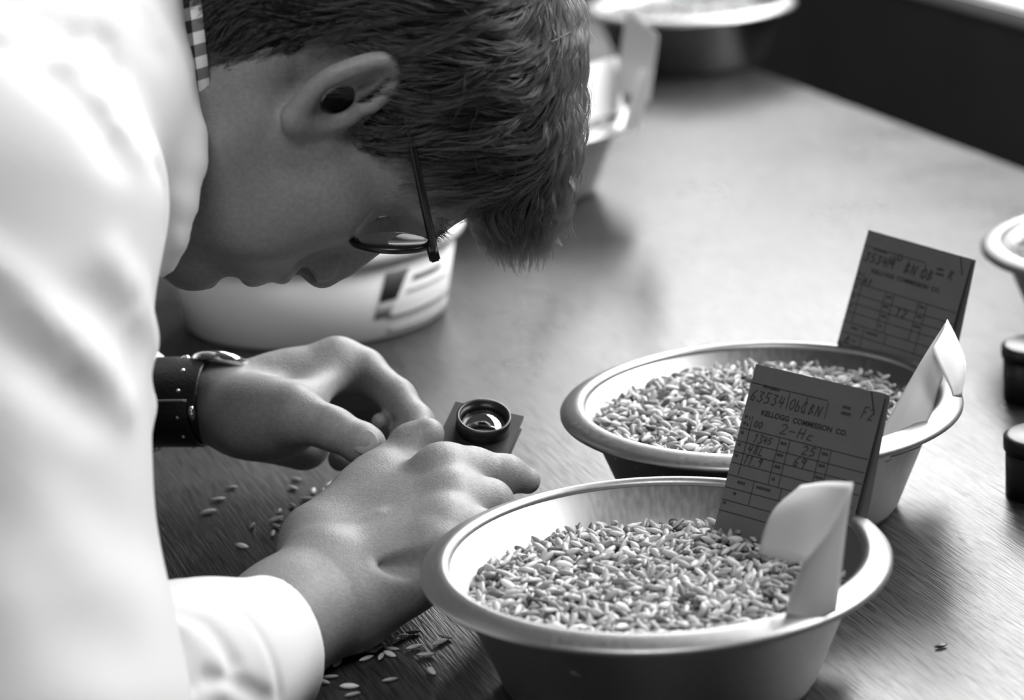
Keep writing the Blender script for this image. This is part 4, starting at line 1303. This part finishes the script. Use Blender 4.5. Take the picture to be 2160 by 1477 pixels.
ticket((1832, 485), (2050, 548), (1763, 735), 1.530, 1.490, 'dark printed ticket standing at the far side of the second pan', 1, 1.30)

def surf(name, ctrl, m, parent, org, nu=14, nv=12, th=0.0004):
    """smooth sheet through a small net of control points"""
    C = np.array([[p - org for p in row] for row in ctrl])
    rows = [smooth_path(list(r), 5) for r in C]; rows = np.array(rows)
    cols = [smooth_path(list(rows[:, j]), 5) for j in range(rows.shape[1])]
    return link(name, sheet(np.array(cols), th), m, parent)

_o = on(1705, 1285, 0.045)
sl = empty('paper_slip', _o); tag(sl, 'curled white paper slip in front of the ticket in the nearest pan', 'paper slip', 'curled paper slips in the grain pans')
surf('folded_end', [[at(1598, 1168, 1.185), at(1630, 1080, 1.192), at(1690, 1024, 1.195)],
                    [at(1645, 1182, 1.163), at(1692, 1075, 1.168), at(1745, 1017, 1.172)],
                    [at(1692, 1189, 1.146), at(1756, 1106, 1.150), at(1799, 1018, 1.154)]], MT['slip'], sl, _o)
surf('upright_end', [[at(1692, 1189, 1.146), at(1756, 1106, 1.150), at(1799, 1018, 1.154)],
                     [at(1672, 1240, 1.150), at(1728, 1190, 1.151), at(1785, 1110, 1.156)],
                     [at(1655, 1300, 1.155), at(1712, 1275, 1.153), at(1770, 1245, 1.157)],
                     [at(1645, 1340, 1.156), at(1705, 1318, 1.155), at(1764, 1290, 1.158)]], MT['slip'], sl, _o)
_o = on(1900, 915, 0.05)
sl2 = empty('paper_slip', _o); tag(sl2, 'curled paper slip with bright white end beside the ticket in the second pan', 'paper slip', 'curled paper slips in the grain pans')
surf('upright_end', [[at(1998, 676, 1.415), at(1992, 730, 1.412), at(1988, 800, 1.408)],
                     [at(1950, 750, 1.405), at(1962, 780, 1.402), at(1978, 825, 1.402)],
                     [at(1898, 840, 1.398), at(1930, 850, 1.394), at(1966, 870, 1.398)],
                     [at(1850, 925, 1.395), at(1898, 918, 1.392), at(1952, 900, 1.396)],
                     [at(1820, 975, 1.395), at(1880, 965, 1.392), at(1940, 945, 1.396)]], MT['cream'], sl2, _o)  # darker paper than the folded end, standing in for shade on this panel
surf('folded_end', [[at(1998, 674, 1.4145), at(1988, 700, 1.406), at(1966, 736, 1.398)],
                    [at(2020, 718, 1.412), at(2006, 748, 1.402), at(1984, 775, 1.395)],
                    [at(2037, 770, 1.412), at(2022, 795, 1.402), at(2004, 818, 1.396)],
                    [at(2028, 838, 1.410), at(2020, 838, 1.403), at(2010, 836, 1.398)]], MT['paper'], sl2, _o)

# papers in the blurred pan
def plain_card(name, corners, label, m, grp):
    o_ = np.asarray(corners[3]); r = slab([np.asarray(c) - o_ for c in corners], 0.0006, m, name, None, lambda u, v: 0.004 * math.sin(u * 3))
    r.location = o_; tag(r, label, 'ticket', grp); return r
GP = 'papers standing in the blurred pan'
plain_card('grain_ticket', [at(1150, 165, 2.090), at(1302, 118, 2.200), at(1316, 238, 2.195), at(1150, 276, 2.085)], 'blurred bright white card in the pan close behind the hair', MT['paper'], GP)
plain_card('grain_ticket', [at(1322, 22, 2.19), at(1387, 78, 2.15), at(1368, 215, 2.16), at(1296, 190, 2.20)], 'blurred tall grey card standing highest in the pan behind the hair', MT['cream'], GP)
plain_card('paper_slip', [at(1350, 142, 2.09), at(1377, 148, 2.08), at(1346, 272, 2.085), at(1314, 268, 2.095)], 'narrow blurred slip leaning over the rim of the pan behind the hair', MT['paper'], GP)

# ------------------------------------------------------------------ white tub behind the hands
_t = on(668, 662, 0.0)
tub = empty('waxed_tub', (_t[0], _t[1], 0)); tag(tub, 'blurred round white tub with a printed label behind the hands', 'tub')
TH = 0.071
TUB = [(0, 0), (0.092, 0), (0.0955, 0.003), (0.1065, TH - 0.010), (0.1055, TH - 0.010), (0.0945, 0.004), (0.090, 0.002), (0, 0.002)]
link('body', lathe(TUB, 96), MT['tub'], tub)
link('rim', lathe([(0.1055, TH - 0.012), (0.1115, TH - 0.0115), (0.1135, TH - 0.0065), (0.1130, TH - 0.001), (0.1090, TH + 0.0005), (0.1060, TH - 0.002)], 96, closed=True), MT['tub'], tub)
def tub_patch(name, pts, m):
    """printed patch wrapped on the wall: list of (angle in degrees, height 0..1) corner pairs left/right"""
    G = []
    for (aL, aR, z) in pts:
        row = []
        for k in range(13):
            a = math.radians(aL + (aR - aL) * k / 12); r = 0.0955 + (0.1065 - 0.0955) * (z * TH - 0.003) / (TH - 0.013) + 0.0006
            row.append((r * math.cos(a), r * math.sin(a), z * TH))
        G.append(row)
    link(name, sheet(G, 0.0004), m, tub)
tub_patch('label_block', [(-57, -46, 0.72), (-60, -51.5, 0.42)], MT['tub_ink'])
tub_patch('label_block', [(-60.2, -52, 0.41), (-62, -55, 0.25)], MT['tub_grey'])
tub_patch('label_band', [(-55, -10, 0.27), (-56, -10, 0.22)], MT['tub_grey'])
tub_patch('label_lettering', [(-43, -24, 0.62), (-44, -25, 0.575)], MT['tub_ink'])
tub_patch('label_lettering', [(-46, -16, 0.48), (-46.5, -16, 0.46)], MT['tub_grey'])
tub_patch('label_band', [(-55, -8, 0.115), (-56, -8, 0.075)], MT['tub_grey'])

# dark round tins at the right edge
for px, py, r, lb in ((2198, 838, 0.024, 'upper of two dark round tins cut off by the right edge'), (2212, 1040, 0.024, 'lower of two dark round tins cut off by the right edge')):
    q = on(px, py, 0.0)
    tn_ = empty('round_tin', (q[0], q[1], 0)); tag(tn_, lb, 'tin', 'dark tins at the right edge')
    link('body', lathe([(0, 0), (r, 0), (r, 0.030), (r - 0.001, 0.030), (r - 0.001, 0.002), (0, 0.002)], 48), MT['loupe'], tn_)
    link('lid', lathe([(r - 0.004, 0.029), (r + 0.0012, 0.0275), (r + 0.0012, 0.034), (r - 0.002, 0.0355), (0, 0.0345), (0, 0.0335), (r - 0.004, 0.0335)], 48), MT['loupe'], tn_)
